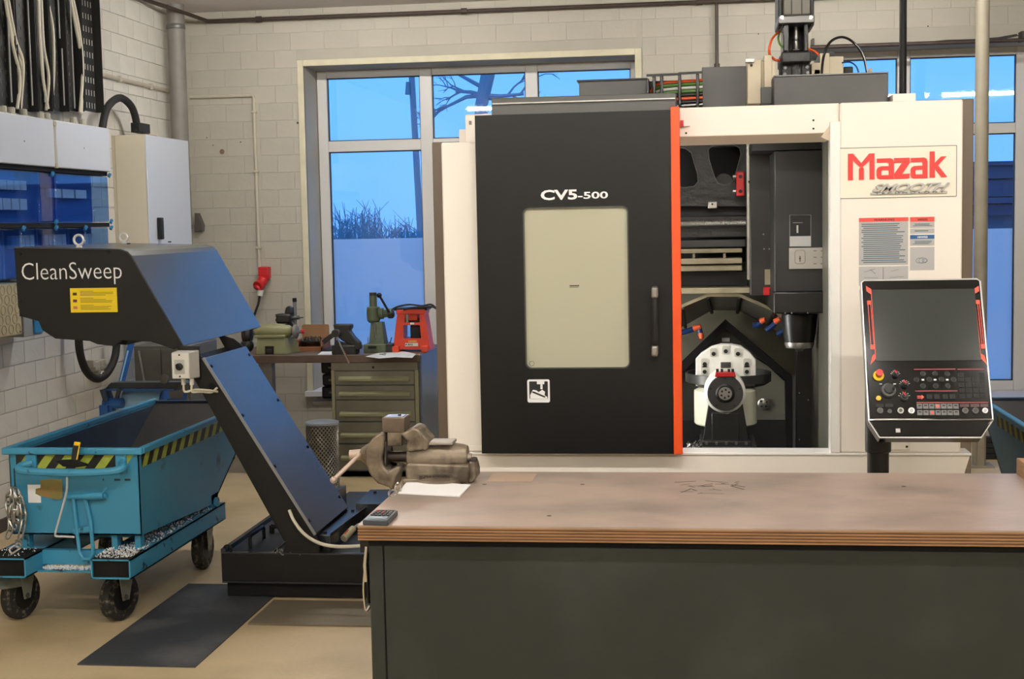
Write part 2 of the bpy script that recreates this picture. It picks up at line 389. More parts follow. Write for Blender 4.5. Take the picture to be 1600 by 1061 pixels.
def branch(p, d, L, r, lev):
    q = p+d*L; m_ = (p+q)/2+V((rnd.uniform(-.1, .1), 0, rnd.uniform(-.05, .1)))*L; mb.tube([p, m_, q], [r, r*.8, r*.55], 5)
    if lev:
        for k in range(3):
            a = rnd.uniform(-.9, .9); dd = V((d.x*math.cos(a)-d.z*math.sin(a), rnd.uniform(-.3, .3), d.x*math.sin(a)+d.z*math.cos(a))).normalized(); branch(m_.lerp(q, rnd.uniform(.2, 1)), dd, L*.62, r*.5, lev-1)
for s in (-1, 1, -1, 1, -1, 1):
    branch(c.lerp(top, rnd.uniform(.1, 1.2)), V((s*.9, 0, rnd.uniform(-.25, .6))).normalized(), rnd.uniform(.4, .65), .04, 3)
mb.build('branches', 'hazed_outdoor', t)
mb = MB(); mb.tube([P(659, 400, Y=24), P(640, 90, Y=24)], [.055, .05], 10); mb.v = mb.v
pl = thing('utility_pole', 'slender leaning pole outside behind the left window', 'pole', tuple(P(659, 400, Y=24)*1))
d_ = (P(640, 90, Y=24)-P(659, 400, Y=24)).normalized(); p0 = P(659, 400, Y=24); k = (p0.z+.3)/d_.z
MB().tube([p0-d_*k, p0, P(640, 60, Y=24)], [.065, .06, .05], 10).build('shaft', 'hazed_outdoor', pl)
MB().cyl(P(637, 148, Y=23.95), P(637, 128, Y=23.95), .045, .03, 10).build('lamp_head', 'hazed_outdoor', pl)
# neighbouring building behind the right window
bt = thing('neighbouring_building', 'dark neighbouring building with banded roof beyond the right window', 'building', (7, 26, -.3))
zr = P(1567, 252, Y=26).z; xa, xb = P(1410, 250, Y=26).x, 14
B(xa, xb, 26.3, 33, -.3, zr-.9).build('wall', 'outside_wall', bt)
for i, (h0, h1, dy) in enumerate(((0, .07, -.1), (.08, .30, 0), (.32, .62, .08), (.64, .74, -.08), (.76, .95, .06))):
    B(xa-.2, xb, 26+dy, 33, zr-h1, zr-h0).build('roof_band', mat('outside_roof', S(60,70,100), .6), bt)
# ================================================================== MACHINING CENTRE
mat('machine_white', S(236,229,218), .42); mat('machine_taupe', S(112,98,84), .5); mat('door_black', S(19,19,19), .36, spec=.32)
mat('orange', S(236,84,30), .4); mat('pane_reflection', S(178,176,154), .22, spec=.6); mat('cast_black', S(30,29,28), .4, var=.25, scale=14, bump=.3, bscale=50)
mat('int_grey', S(112,110,98), .35, .35, var=.18, scale=5); mat('int_back', S(128,126,108), .4, .2, var=.15, scale=4); mat('int_black', S(20,20,19), .5)
mat('beige_rail', S(150,142,118), .35, .4, var=.2, scale=12); mat('head_grey', S(34,35,36), .4); mat('cover_grey', S(84,84,82), .5, var=.08, scale=9)
mat('table_white', S(222,220,212), .35, var=.08, scale=30); mat('tray_grey', S(62,62,60), .38, .3, var=.2, scale=15); mat('cast_beige', S(205,192,165), .5, var=.08, scale=10)
mat('cable_orange', S(235,95,45), .5); mat('cable_green', S(95,140,60), .5); mat('label_grey', S(178,176,174), .5); mat('warn_red', S(235,80,70), .5)
mat('blue_print', S(40,90,140), .5); mat('logo_red', S(225,62,58), .4); mat('hose_blue', S(30,62,120), .4); mat('nozzle_orange', S(245,105,60), .4); mat('sticker_black', S(18,18,20), .3)
YM = 4.6
mc = thing('machining_centre', 'large white and black machining centre with open orange-edged sliding door', 'machine', (0, 5.4, 0))
def pbox(name, px, Y0, Y1, m, parent=None, bevel=0.0, label=None):
    x0, x1, z0, z1 = rp(*px, Y0); return B(x0, x1, Y0, Y1, z0, z1).build(name, m, parent or mc, bevel, label=label)
def XZ(pts, Y): return [(P(x, y, Y=Y).x, P(x, y, Y=Y).z) for x, y in pts]
def poly(pts, Y): return [P(x, y, Y=Y) for x, y in pts]
def prism_px(pts, Y0, Y1): return MB().prism(poly(pts, Y0), (0, Y1-Y0, 0))
ZS = .838                                                # sill height
xl, xr = P(693, 400, Y=YM).x, P(1503, 430, Y=YM).x
xd0, xd1 = P(747, 430, Y=4.55).x, P(1050, 430, Y=4.55).x  # door
xo = P(1297, 430, Y=YM).x                                 # right edge of the opening
# base
mb = MB(); xe = P(1516, 714, Y=YM).x
mb.prism([(xl+.015, YM, 0), (xe-.02, YM, 0), (xe-.02, YM, .76), (xe, YM, ZS-.008), (xl+.015, YM, ZS-.008)], (0, .1, 0)); mb.build('base_panel', 'machine_white', mc, .004)
for xa_, xb_ in ((xl+.015, xl+.06), (xe-.07, xe-.025)): B(xa_, xb_, YM+.1, 6.1, .02, ZS-.02).build('base_side', 'machine_white', mc)
B(xl+.01, xe+.003, YM-.005, YM+.1, ZS-.008, ZS).build('sill', mat('sill_white', S(236,234,230), .25), mc, .002)
# rear body behind and wider than the front
x0 = P(680, 450, Y=5.35).x; x1 = P(1521, 300, Y=5.35).x
B(x0, -.67, 5.352, 7.2, .08, P(686, 222, Y=5.35).z).build('side_body', 'machine_taupe', mc, .004)
B(xo+.06, x1, 5.352, 7.2, .08, P(1515, 154, Y=5.35).z).build('side_body', 'machine_taupe', mc, .004)
B(-.67, xo+.06, 6.9, 7.2, .08, 1.9).build('rear_body', 'machine_taupe', mc, .004)
# left front panel, stepped covers on top
zt = P(715, 222, Y=YM).z
B(xl, xd0+.06, YM, 5.35, ZS, zt).build('left_panel', 'machine_white', mc, .006)
B(xl+.012, xd0+.06, YM-.004, YM, ZS+.005, ZS+.022).build('skirt_strip', 'machine_white', mc, .002)
a = rp(727, 178, 775, 225, 4.7); B(a[0], a[1]+.1, 4.7, 5.5, zt, a[3]).build('top_cover', 'machine_white', mc, .004)
a = rp(717, 202, 730, 225, 4.8); B(a[0], a[1]+.02, 4.8, 5.5, zt, a[3]).build('top_cover', 'machine_white', mc, .004)
B(P(733, 192, Y=4.7).x, P(737, 192, Y=4.7).x, 4.697, 4.7, P(735, 195, Y=4.7).z, P(735, 189, Y=4.7).z).build('latch', 'grey_steel', mc)
# right front panel
zt2 = P(1400, 158, Y=YM).z
B(xo+.031, xr, YM, 5.35, ZS, zt2).build('right_panel', 'machine_white', mc, .006)
B(xo, xo+.032, YM-.006, YM+.06, ZS, P(1300, 190, Y=YM).z).build('edge_trim', 'sill_white', mc, .003)
# header over the opening with sloped lip
hx0 = P(1040, 190, Y=YM+.02).x; hz1 = P(1180, 165, Y=YM+.02).z; hz0 = P(1180, 211, Y=YM+.02).z
B(hx0-.6, xo+.0305, YM+.02, YM+.16, hz0, hz1).build('header', 'machine_white', mc, .003)
mb = MB(); lz = P(1180, 223, Y=YM+.09).z
mb.prism([(hx0, YM+.02, hz0), (hx0, YM+.09, lz), (hx0, YM+.16, lz), (hx0, YM+.16, hz0)], (xo-hx0, 0, 0)); mb.build('header_lip', mat('lip_beige', S(205,190,168), .45), mc, .002)
mb = MB()
for k in range(3):
    q = k*5; mb.prism(poly([(1283+q, 214+q*.4), (1299, 192+q*1.3), (1299, 197+q*1.3), (1288+q, 217+q*.4)], YM+.012-k*.004), (0, .03, 0))
mb.build('corner_gusset', 'lip_beige', mc)
pbox('interlock', (1064, 190, 1078, 197), YM+.01, YM+.02, 'sill_white'); pbox('interlock', (1063, 188, 1068, 198), YM+.008, YM+.02, 'red_plastic')
for q in ((1072, 208), (1271, 188), (1271, 201)): p = P(*q, Y=YM+.018); MB().cyl(p, p+V((0, .01, 0)), .0035, n=8).build('screw', 'black', mc)
# sliding door
zd0, zd1 = ZS+.004, P(895, 176, Y=4.55).z
wx0, wx1, wz0, wz1 = rp(819, 323, 983, 576, 4.55)
dr = plate([(xd0, zd0), (xd1, zd0), (xd1, zd1), (xd0, zd1)], [rrect(wx0, wx1, wz0, wz1, .02)], 4.55, .045).build('door', 'door_black', mc, .003)
MB().prism([(p[0], 4.557, p[1]) for p in rrect(wx0-.001, wx1+.001, wz0-.001, wz1+.001, .02)], (0, .01, 0)).build('door_window', 'pane_reflection', dr)  # opaque pane, its pale colour paints a reflection of the room
g = plate(rrect(wx0, wx1, wz0, wz1, .02), [rrect(wx0+.004, wx1-.004, wz0+.004, wz1-.004, .017)], 4.549, .008); g.build('window_gasket', mat('gasket', S(70,72,66), .5), dr)
B(xd1, P(1064, 430, Y=4.55).x, 4.545, 4.61, zd0-.002, zd1+.01).build('orange_edge', 'orange', dr, .003, label='bright orange leading edge of the door')
x0, x1, z0, z1 = rp(768, 165, 1056, 178, 4.57); B(x0, x1, 4.57, 4.75, z0, z1+.006).build('door_rail_cover', 'cover_grey', mc, .003)
x0, x1, z0, z1 = rp(768, 149, 1056, 166, 4.6); B(x0, x1, 4.6, 4.95, z0, z1).build('top_rail_cover', mat('rail_grey', S(80,80,78), .45), mc, .003)
x0, x1, z0, z1 = rp(769, 157, 1055, 159, 4.594); B(x0, x1, 4.593, 4.6, z0, z1).build('bright_edge', 'steel', mc)
hb = B(*rp(1018, 470, 1028, 535, 4.50)[:2], 4.488, 4.512, *rp(1018, 463, 1028, 541, 4.50)[2:]).build('handle', 'black', dr, .009)
for (ya, yb) in ((448, 466), (540, 557)):
    x0, x1, z0, z1 = rp(1018, ya, 1028, yb, 4.50); B(x0, x1, 4.486, 4.552, z0, z1).build('handle_end', 'steel', dr, .006)
textpx('lettering', 'CV5', 845, 297, 902, 313, 4.549, 'white_print', dr, slope=.012, fat=.03, label='white CV5-500 lettering')
textpx('lettering', '-500', 903, 300, 950, 311, 4.549, 'white_print', dr, slope=.012, fat=.02)
# pictogram plate
ps = MB().prism([(p[0], 4.548, p[1]) for p in rrect(*rp(824, 593, 859, 629, 4.548), .006)], (0, .002, 0)).build('pictogram_plate', 'white_print', dr)
x0, x1, z0, z1 = rp(827, 596, 856, 623, 4.547)
MB().prism([(p[0], 4.547, p[1]) for p in rrect(x0, x1, z0, z1, .002)], (0, .001, 0)).build('pictogram_field', 'black_print', ps)
u = lambda a, b: (x0+(x1-x0)*a, 4.5465, z0+(z1-z0)*b)
mb = MB(); mb.prism([u(.42,1), u(.82,1), u(.82,.84), u(.72,.84), u(.72,.55), u(.6,.55), u(.6,.84), u(.42,.84)], (0, .0006, 0))
mb.prism([u(.05,.0), u(.05,.22), u(.2,.52), u(.4,.48), u(.5,.38), u(.7,.52), u(.85,.4), u(.82,.2), u(.97,.1), u(.97,0)], (0, .0006, 0)); mb.build('pictogram', 'white_print', ps)
MB().prism([V(u(.14,.36))+V((0,-.0004,0)), V(u(.2,.44))+V((0,-.0004,0)), V(u(.88,.13))+V((0,-.0004,0)), V(u(.82,.06))+V((0,-.0004,0))], (0, .0004, 0)).build('pictogram_line', 'black_print', ps)
for q in ((890, 445.6, 905, 447.2), (890, 448.4, 904, 449.2)): pbox('maker_print', q, 4.5563, 4.5568, 'black_print', dr)
p = P(831, 568, Y=4.556); MB().tube([p+V((.008*math.cos(a*.524), 0, .008*math.sin(a*.524))) for a in range(12)], .0006, 4, True).build('glass_stamp', 'black_print', dr)
# name panel on the right
x0, x1, z0, z1 = rp(1312, 229, 1495, 309, YM)
nb = plate(rrect(x0, x1, z0, z1, .003), [rrect(x0+.002, x1-.002, z0+.002, z1-.002, .002)], YM-.0015, .002).build('name_panel_outline', 'grey_steel', mc)
B(x0+.002, x1-.002, YM-.001, YM+.001, z0+.002, z1-.002).build('name_panel', mat('panel_cream', S(236,228,210), .4), mc)
def lg(pts): return [(P(1300+x/4.823, 220+y/4.823, Y=YM-.003).x, P(1300+x/4.823, 220+y/4.823, Y=YM-.003).z) for x, y in pts]
def letter(outl, holes=()):
    plate(lg(outl), [lg(h) for h in holes], YM-.004, .003).build('logo_letter', 'logo_red', mc, smooth=False)
letter([(120,98),(160,97),(220,168),(280,96),(320,94),(320,290),(283,292),(283,150),(232,196),(208,197),(158,150),(158,296),(120,298)])
letter([(203,214),(212,199),(232,198),(240,210),(240,293),(203,294)])
letter([(338,135),(440,131),(460,140),(467,160),(467,287),(360,290),(342,282),(335,262),(335,222),(345,203),(365,193),(428,190),(428,170),(420,163),(338,165)], [[(380,222),(428,220),(428,258),(375,260),(372,250),(372,232)]])
letter([(468,131),(585,127),(587,165),(530,250),(585,247),(583,283),(470,286),(468,250),(528,165),(468,167)])
letter([(593,130),(695,126),(713,135),(720,153),(720,281),(615,284),(597,276),(592,258),(592,218),(600,200),(618,190),(682,187),(682,166),(674,159),(593,162)], [[(635,218),(682,216),(682,252),(632,254),(629,246),(629,228)]])
letter([(737,81),(773,79),(775,165),(822,118),(863,116),(800,185),(868,272),(825,275),(775,212),(775,277),(735,278)])
# chrome emblem
ll, lr, ul = P(1362, 303, Y=YM-.004), P(1480, 299, Y=YM-.004), P(1366, 288, Y=YM-.004); lr.z = ll.z
mat('emblem_chrome', S(190,188,184), .3, .5)
text('emblem', 'SMOOTH', ll+V((0, 0, .006)), lr+V((0, 0, .006)), ul+V((0, 0, .001)), 'emblem_chrome', mc, ext=.006, fat=.025, shear=.3, label='chrome SMOOTH emblem')
B(ll.x-.004, lr.x, YM-.006, YM, ll.z-.003, ll.z+.004).build('emblem_bar', 'emblem_chrome', mc, .001)
text('emblem_print', 'TECHNOLOGY', ll+V((.01, -.003, -.001)), lr+V((-.01, -.003, -.001)), ll+V((.01, -.003, .004)), 'black_print', mc, ext=.0005, space=1.6)
# stickers
def sticker(name, px, m, Y=YM-.001, lines=0, hdr=None, hm='warn_red', hh=0, label=None, frame=None):
    x0, x1, z0, z1 = rp(*px, Y); o = B(x0, x1, Y, Y+.001, z0, z1).build(name, m, mc, label=label)
    if hh:
        B(x0, x1, Y-.0005, Y, z1-hh*.0021, z1).build('sticker_header', hm, o)
        if hdr: text('header_print', hdr, (x0+(x1-x0)*.3, Y-.0006, z1-hh*.0017), (x0+(x1-x0)*.72, Y-.0006, z1-hh*.0017), (x0+(x1-x0)*.3, Y-.0006, z1-hh*.0006), 'black_print' if hm == 'warn_red' else 'white_print', o, ext=.0004, fat=.02)
    if lines:
        r_ = random.Random(lines); mb = MB(); top = z1-hh*.0021-.006; st = (top-z0-.004)/lines
        for i in range(lines):
            z = top-i*st; mb.box(x0+.008+(.006 if r_.random() < .5 else 0), x1-.006-r_.random()*.03*(x1-x0)/.15, Y-.0007, Y, z-st*.5, z)
        mb.build('print', mat('print_slate', S(90,108,118), .6), o, smooth=False)
    return o
sticker('warning_sticker', (1342, 340, 1419, 414), 'label_grey', lines=20, hdr='WARNUNG', hh=6, label='grey warning sticker with red header')
sticker('warning_sticker', (1422, 339, 1460, 356), 'label_grey', lines=3, hdr='WARNUNG', hh=7)
sticker('warning_sticker', (1422, 357, 1460, 365), 'label_grey', lines=1)
sticker('notice_sticker', (1422, 367, 1460, 384), 'label_grey', lines=4, hdr='HINWEIS', hm='blue_print', hh=6, label='sticker with blue HINWEIS header')
o = sticker('diagram_sticker', (1422, 386, 1460, 422), 'label_grey')
mb = MB(); c = P(1442, 407, Y=YM-.0015)
for r_, dx in ((.013, 0), (.008, .006), (.012, -.009)): mb.tube([c+V((dx+r_*math.cos(a*.524), 0, r_*.7*math.sin(a*.524))) for a in range(12)], .0006, 4, True)
mb.build('diagram', 'print_slate', o)
o = sticker('diagram_sticker', (1342, 416, 1419, 446), 'label_grey')
mb = MB()
for q0, q1 in (((1350,425),(1368,420)), ((1360,421),(1368,428)), ((1350,434),(1372,434)), ((1392,424),(1404,421)), ((1390,434),(1412,432)), ((1380,418),(1380,440))): mb.bar(P(*q0, Y=YM-.0015), P(*q1, Y=YM-.0015), .001, .001, (0,1,0))
mb.build('diagram', 'print_slate', o)
x0, x1, z0, z1 = rp(1392, 682, 1422, 703, YM); pp_ = B(x0, x1, YM-.004, YM, z0, z1).build('service_cover', 'machine_white', mc, .002)
for q in ((1417, 698), (1417, 683)): p = P(*q, Y=YM-.005); MB().cyl(p, p+V((0, .004, 0)), .004, n=8).build('screw', 'black', pp_)
# ------------------------------------------------------------------ interior
B(-.62, xo+.02, 6.05, 6.1, .3, 1.95).build('interior_back', 'int_back', mc)
B(-.66, -.62, 5.0, 6.1, .3, 1.95).build('interior_wall', 'int_grey', mc)
B(xo+.02, xo+.03, YM+.06, 6.1, .3, 1.95).build('interior_wall', 'int_grey', mc)
B(-.62, xo+.02, YM+.3, 6.1, .28, .3).build('interior_floor', 'int_black', mc)
B(-.62, xo+.02, YM+.17, 6.1, 1.92, 1.95).build('interior_roof', 'int_black', mc)
B(-.62, xo+.02, YM+.1, YM+.13, .3, ZS-.01).build('apron', 'int_black', mc)
B(-.62, xo+.01, 6.0, 6.045, 1.42, 1.91).build('upper_back_dark', 'int_black', mc)  # black sheet paints the darkness behind the carriage openings
# carriage casting with two big openings
Yc = 5.55
hole2 = [(1107,234),(1112,229),(1120,227),(1148,227),(1156,231),(1158,240),(1155,252),(1147,280),(1140,287),(1131,289),(1122,286),(1117,278),(1108,250)]
hole1 = [(1040,234),(1046,229),(1070,231),(1080,238),(1090,272),(1091,284),(1085,291),(1070,293),(1045,292),(1036,285),(1035,250)]
plate(XZ([(1000,221),(1170,221),(1170,322),(1000,322)], Yc), [XZ(hole1, Yc), XZ(hole2, Yc)], Yc, .07).build('carriage_casting', 'cast_black', mc, .003)
for h in (hole1, hole2): MB().tube(poly(h, Yc-.002), .002, 5, True).build('opening_rim', mat('rim_grey', S(88,88,86), .4), mc)
p = P(1131, 285, Y=5.62); MB().cyl(p, p+V((0, .2, 0)), .035, n=20).build('bearing_end', 'cover_grey', mc)
pbox('cross_beam', (1000, 322, 1170, 340), 5.62, 5.75, 'int_black'); pbox('cross_beam', (1000, 338, 1168, 372), 5.55, 5.75, 'cast_black', bevel=.004)
a, b = P(1000, 350.5, Y=5.5), P(1166, 350, Y=5.5); b.z = a.z
MB().lathe(a, (1, 0, 0), [q for i in range(90) for q in ((.0105, (b.x-a.x)*i/90), (.0125, (b.x-a.x)*(i+.5)/90))], 12).build('ball_screw', 'steel', mc, label='bright threaded ball screw')
pbox('linear_rail', (1000, 375, 1165, 387), 5.56, 5.7, mat('rail_dark', S(66,66,66), .35, .5), bevel=.002)
pbox('way_cover', (1000, 389, 1160, 396), 5.54, 5.7, 'beige_rail', bevel=.002)
pbox('way_cover', (1000, 404, 1160, 413), 5.50, 5.7, 'beige_rail', bevel=.003); pbox('way_cover', (1000, 415, 1160, 424), 5.52, 5.7, 'beige_rail', bevel=.003)
for q in (1084, 1132): pbox('way_bracket', (q-2, 396, q+2, 405), 5.55, 5.6, 'beige_rail')
pbox('way_black_plate', (1000, 425, 1168, 447), 5.62, 5.7, 'int_black')  # black plate between the lower way cover and the ledge
pbox('ledge', (1000, 450, 1180, 459), 5.5, 5.9, 'beige_rail', bevel=.002)
pbox('clamp_lug', (1106, 315, 1121, 326), 5.53, 5.55, 'steel', bevel=.003); p = P(1113, 319, Y=5.525); MB().cyl(p, p+V((0, .01, 0)), .004, n=10).build('bolt', 'black', mc)
rb = pbox('red_block', (1151, 268, 1163, 306), 5.44, 5.5, 'red_plastic', bevel=.004, label='red clamp block with two bolts')
for q in (276, 299): p = P(1157, q, Y=5.437); MB().cyl(p, p+V((0, .006, 0)), .007, n=12).build('bolt_hole', 'black', rb); p = P(1150, q, Y=5.46); MB().cyl(p-V((.012, 0, 0)), p, .006, n=10).build('bolt', 'steel', rb)
pbox('edge_strip', (1167, 222, 1171, 437), 5.42, 5.45, 'steel'); p = P(1171, 284, Y=5.41); MB().cyl(p, p+V((0,.02,0)), .005, n=8).build('bolt', 'black', mc)
# column and spindle head
col = pbox('column_cover', (1172, 224, 1212, 462), 5.4, 5.9, mat('column_black', S(36,33,30), .4), bevel=.003)
for q in ((1193,366),(1205,368),(1194,389),(1202,389),(1205,392)): p = P(*q, Y=5.398); MB().cyl(p, p+V((0,.003,0)), .003, n=8).build('bolt', 'steel', col)
pbox('maker_plate', (1195, 421, 1208, 445), 5.395, 5.4, 'beige_rail', col); pbox('red_plate', (1193, 449, 1208, 461), 5.39, 5.4, 'red_plastic', col)
sh = pbox('spindle_head', (1210, 235, 1310, 456), 5.1, 5.75, 'head_grey', bevel=.004)
pbox('head_roof', (1175, 222, 1310, 234), 5.12, 5.75, 'int_black')
pbox('head_collar', (1209, 456, 1291, 490), 5.08, 5.7, mat('collar_black', S(20,20,20), .35), sh, .006)
st = pbox('head_sticker', (1234, 336, 1267, 369), 5.098, 5.1, 'sticker_black', sh)
mb = MB(); ring = poly([(1234,336),(1267,336),(1267,385),(1234,385)], 5.097); mb.tube(ring, .0008, 4, True); mb.bar(P(1239,348,Y=5.097), P(1254,348,Y=5.097), .001, .001, (0,1,0)); mb.bar(P(1246,352,Y=5.097), P(1246,364,Y=5.097), .006, .001, (0,1,0)); mb.build('sticker_print', 'label_grey', st)
pbox('sticker_text', (1234, 369, 1267, 385), 5.098, 5.1, 'label_grey', sh)
hp = pbox('head_plate', (1233, 387, 1310, 420), 5.094, 5.1, mat('plate_alu', S(176,172,164), .4, .3), sh, .001)
mb = MB(); mb.tube([(p[0], 5.093, p[1]) for p in rrect(*rp(1242, 391, 1258, 412, 5.093), .01)], .0006, 4, True)
p = P(1250, 404, Y=5.093); mb.cyl(p, p+V((0,.001,0)), .003, n=8); mb.bar(P(1250,400,Y=5.093), P(1250,409,Y=5.093), .003, .001, (0,1,0))
for i in range(3):
    for j in range(2): mb.bar(P(1271+j*11, 392+i*10, Y=5.093), P(1276+j*11, 392+i*10, Y=5.093), .002, .001, (0,1,0))
mb.build('plate_print', 'black_print', hp)
c = P(1249, 490, Y=5.3); k = 5.3/5.1*.00243
def hz(y): return P(1249, y, Y=5.3).z-c.z
sp_ = MB().lathe(c, (0,0,1), [(.063, 0), (.066, hz(495)), (.062, hz(516)), (.054, hz(534))], 32).build('spindle', 'collar_black', sh)
MB().lathe(c, (0,0,1), [(.054, hz(534)), (.055, hz(537)), (.05, hz(543)), (.02, hz(544)), (.012, hz(548)), (.004, hz(549))], 32).build('spindle_nose', 'steel', sh)
MB().tube([c+V((.066, -.03, -.005)), c+V((.058, -.03, hz(533)))], .003, 6).build('coolant_pipe', 'grey_steel', sh)
mb = MB()
for q in ((1227,489),(1237,489),(1262,489)): p = P(*q, Y=5.078); mb.cyl(p, p+V((0,.004,0)), .0025, n=8)
mb.build('bolt', 'steel', sh)
# arch of bent plates above the table
out = [(1030,497),(1066,478),(1106,461),(1155,461),(1210,485),(1240,512)]; inn = [(1034,527),(1071,508),(1112,485),(1152,485),(1200,507),(1228,530)]
for i in range(5):
    A0, A1 = P(*out[i], Y=5.55), P(*out[i+1], Y=5.55); I0, I1 = P(*inn[i], Y=5.98), P(*inn[i+1], Y=5.98)
    n_ = (A1-A0).cross(I0-A0).normalized()*.006
    MB().prism([A0, A1, I1, I0], n_).build('arch_plate', 'int_grey', mc)
    MB().bar(A0, A1, .012, .01, (0,1,0)).build('arch_edge', 'beige_rail', mc)
    if i: MB().tube([A0+V((0,-.004,-.008)), I0+V((0,-.004,-.008))], .008, 6).build('arch_seam', 'int_black', mc)
# chevron gasket and panels behind the table
cho = [(1010,620),(1134,500),(1237,588),(1240,712),(1010,712)]; chi = [(1012,632),(1134,513),(1228,594),(1230,712),(1014,712)]
plate(XZ(cho, 5.86), [XZ([(1018,632),(1134,514),(1227,594),(1229,706),(1018,706)], 5.86)], 5.86, .05).build('chevron_gasket', 'black_matte', mc, .003)
MB().prism(poly(cho, 5.92), (0, .02, 0)).build('chevron_panel', mat('panel_dark', S(58,57,52), .4, .3), mc)
MB().prism(poly([(1180,560),(1200,572),(1228,598),(1229,656),(1180,656)], 5.91), (0, .008, 0)).build('rear_plate', 'int_grey', mc)
MB().prism(poly([(1018,657),(1229,657),(1229,712),(1018,712)], 5.90), (0, .008, 0)).build('lower_plate', 'int_black', mc)
cp = MB().lathe(P(1193, 631, Y=5.9), (0,-1,0), [(.025, 0), (.025, .01), (.018, .014)], 16).build('coupling', 'steel', mc)
for q in ((1189,627),(1198,628),(1190,635),(1197,635)): p = P(*q, Y=5.885); MB().cyl(p, p+V((0,.004,0)), .004, n=8).build('coupling_hole', 'black', cp)
pbox('name_tag', (1128, 528, 1140, 534), 5.915, 5.92, 'label_grey')
p = P(1225, 646, Y=5.905); MB().cyl(p, p+V((0,.01,0)), .004, n=8).build('bolt', 'steel', mc)
pbox('guide_strip', (1240, 588, 1243, 712), 5.8, 5.86, 'grey_steel'); pbox('telescopic_cover', (1244, 512, 1279, 712), 5.55, 5.6, mat('tele_black', S(30,29,28), .35), bevel=.004)
for q in ((1249, 614), (1249, 687), (1263, 625)): p = P(*q, Y=5.548); MB().cyl(p, p+V((0,.003,0)), .003, n=8).build('bolt', 'steel', mc)
pbox('corner_shelf', (1279, 646, 1300, 712), 5.3, 5.5, 'int_grey', bevel=.003); pbox('corner_shelf_edge', (1278, 645, 1300, 651), 5.29, 5.5, 'tray_grey', bevel=.002)
# coolant nozzles
def nozzle(pts, tip, Y):
    MB().tube(spline([P(*q, Y=Y) for q in pts], 4), .011, 8).build('coolant_hose', 'hose_blue', mc)
    a, b = P(*tip[0], Y=Y-.02), P(*tip[1], Y=Y-.03); MB().cyl(a, b, .013, .009, 10).build('nozzle', 'nozzle_orange', mc)
nozzle(((1062,520),(1075,517),(1086,513)), ((1084,513),(1095,510)), 5.8); nozzle(((1090,508),(1093,516),(1094,522)), ((1095,522),(1096,530)), 5.8)
nozzle(((1176,508),(1184,508),(1190,504)), ((1189,502),(1196,499)), 5.7); nozzle(((1197,517),(1205,511),(1212,505)), ((1211,503),(1219,498)), 5.65); nozzle(((1214,523),(1222,519),(1228,515)), ((1229,513),(1232,511)), 5.65)
# tilting rotary table
tt = 5.42
tf = MB().prism(poly([(1087,603),(1087,562),(1096,552),(1112,542),(1127,538),(1143,538),(1158,541),(1172,551),(1181,562),(1181,603)], tt), (0, .05, 0)).build('rotary_table', 'table_white', mc, .003)
for (cx, cy) in ((1115,551),(1134,547),(1153,551),(1101,567),(1167,567),(1101,579),(1167,579)):
    x0, x1, z0, z1 = rp(cx-5.5, cy-7, cx+5.5, cy+7, tt-.002); MB().prism([(p_[0], tt-.002, p_[1]) for p_ in rrect(x0, x1, z0, z1, .007)], (0, .003, 0)).build('slot_pad', mat('pad_grey', S(182,180,168), .4), tf)
    p = P(cx, cy+2, Y=tt-.004); MB().cyl(p, p+V((0,.004,0)), .008, n=12).build('bolt_hole', 'black', tf)
x0, x1, z0, z1 = rp(1126, 566, 1142, 575, tt-.003); B(x0, x1, tt-.003, tt+.01, z0, z1).build('centre_key', 'tray_grey', tf, .002)
zc = P(1138, 594, Y=5.5).z; cx = P(1138, 594, Y=5.5).x
MB().lathe((cx, 5.52, zc), (0,0,1), [(.10, -.022), (.145, -.018), (.166, -.004), (.166, .03), (.158, .03), (.156, .002), (.05, 0)], 40).build('swarf_ring', 'tray_grey', mc)
wx = P(1134, 636, Y=5.4).x; z0 = P(1134, 664, Y=5.4).z; z1 = P(1134, 611, Y=5.4).z
MB().lathe((wx, 5.44, z0), (0,0,1), [(.115, 0), (.12, .005), (.12, z1-z0), (.10, z1-z0+.01)], 32).build('white_skirt', mat('skirt_white', S(206,206,186), .45), mc)
c = P(1133, 614, Y=5.26)
MB().lathe(c, (0,1,0), [(.064, 0), (.077, .012), (.077, .14)], 36).build('drive_housing', 'table_white', mc)
fl = MB().lathe(c+V((0,-.012,0)), (0,1,0), [(.064, 0), (.066, .003), (.066, .02)], 36).build('drive_flange', 'tray_grey', mc)
MB().lathe(c+V((0,-.02,0)), (0,1,0), [(.03, 0), (.035, .004), (.035, .012)], 28).build('flange_ring', 'black', fl)
MB().lathe(c+V((0,-.026,0)), (0,1,0), [(.024, 0), (.025, .002), (.025, .012)], 24).build('flange_hub', 'steel', fl)
for i in range(6):
    a = i*math.pi/3+.4; p = c+V((.015*math.cos(a), -.028, .015*math.sin(a))); MB().cyl(p, p+V((0,.004,0)), .004, n=8).build('hub_bolt', 'black', fl)
for i in range(5):
    a = i*1.2566+.3; p = c+V((.056*math.cos(a), -.015, .056*math.sin(a))); MB().cyl(p, p+V((0,.004,0)), .004, n=8).build('flange_bolt', 'black', fl)
rt = MB().prism(poly([(1117,589),(1119,582),(1148,582),(1150,589)], 5.24), (0, .05, 0)).build('red_manifold', 'red_plastic', mc, .002)
for q in (1121, 1128, 1139, 1145): pbox('manifold_fitting', (q-2, 577, q+2, 583), 5.25, 5.27, 'black', rt)
MB().loft(poly([(1107,628),(1160,628),(1171,692),(1097,692)], 5.28), poly([(1110,628),(1158,628),(1168,692),(1100,692)], 5.5)).build('pedestal', 'int_black', mc, .004)
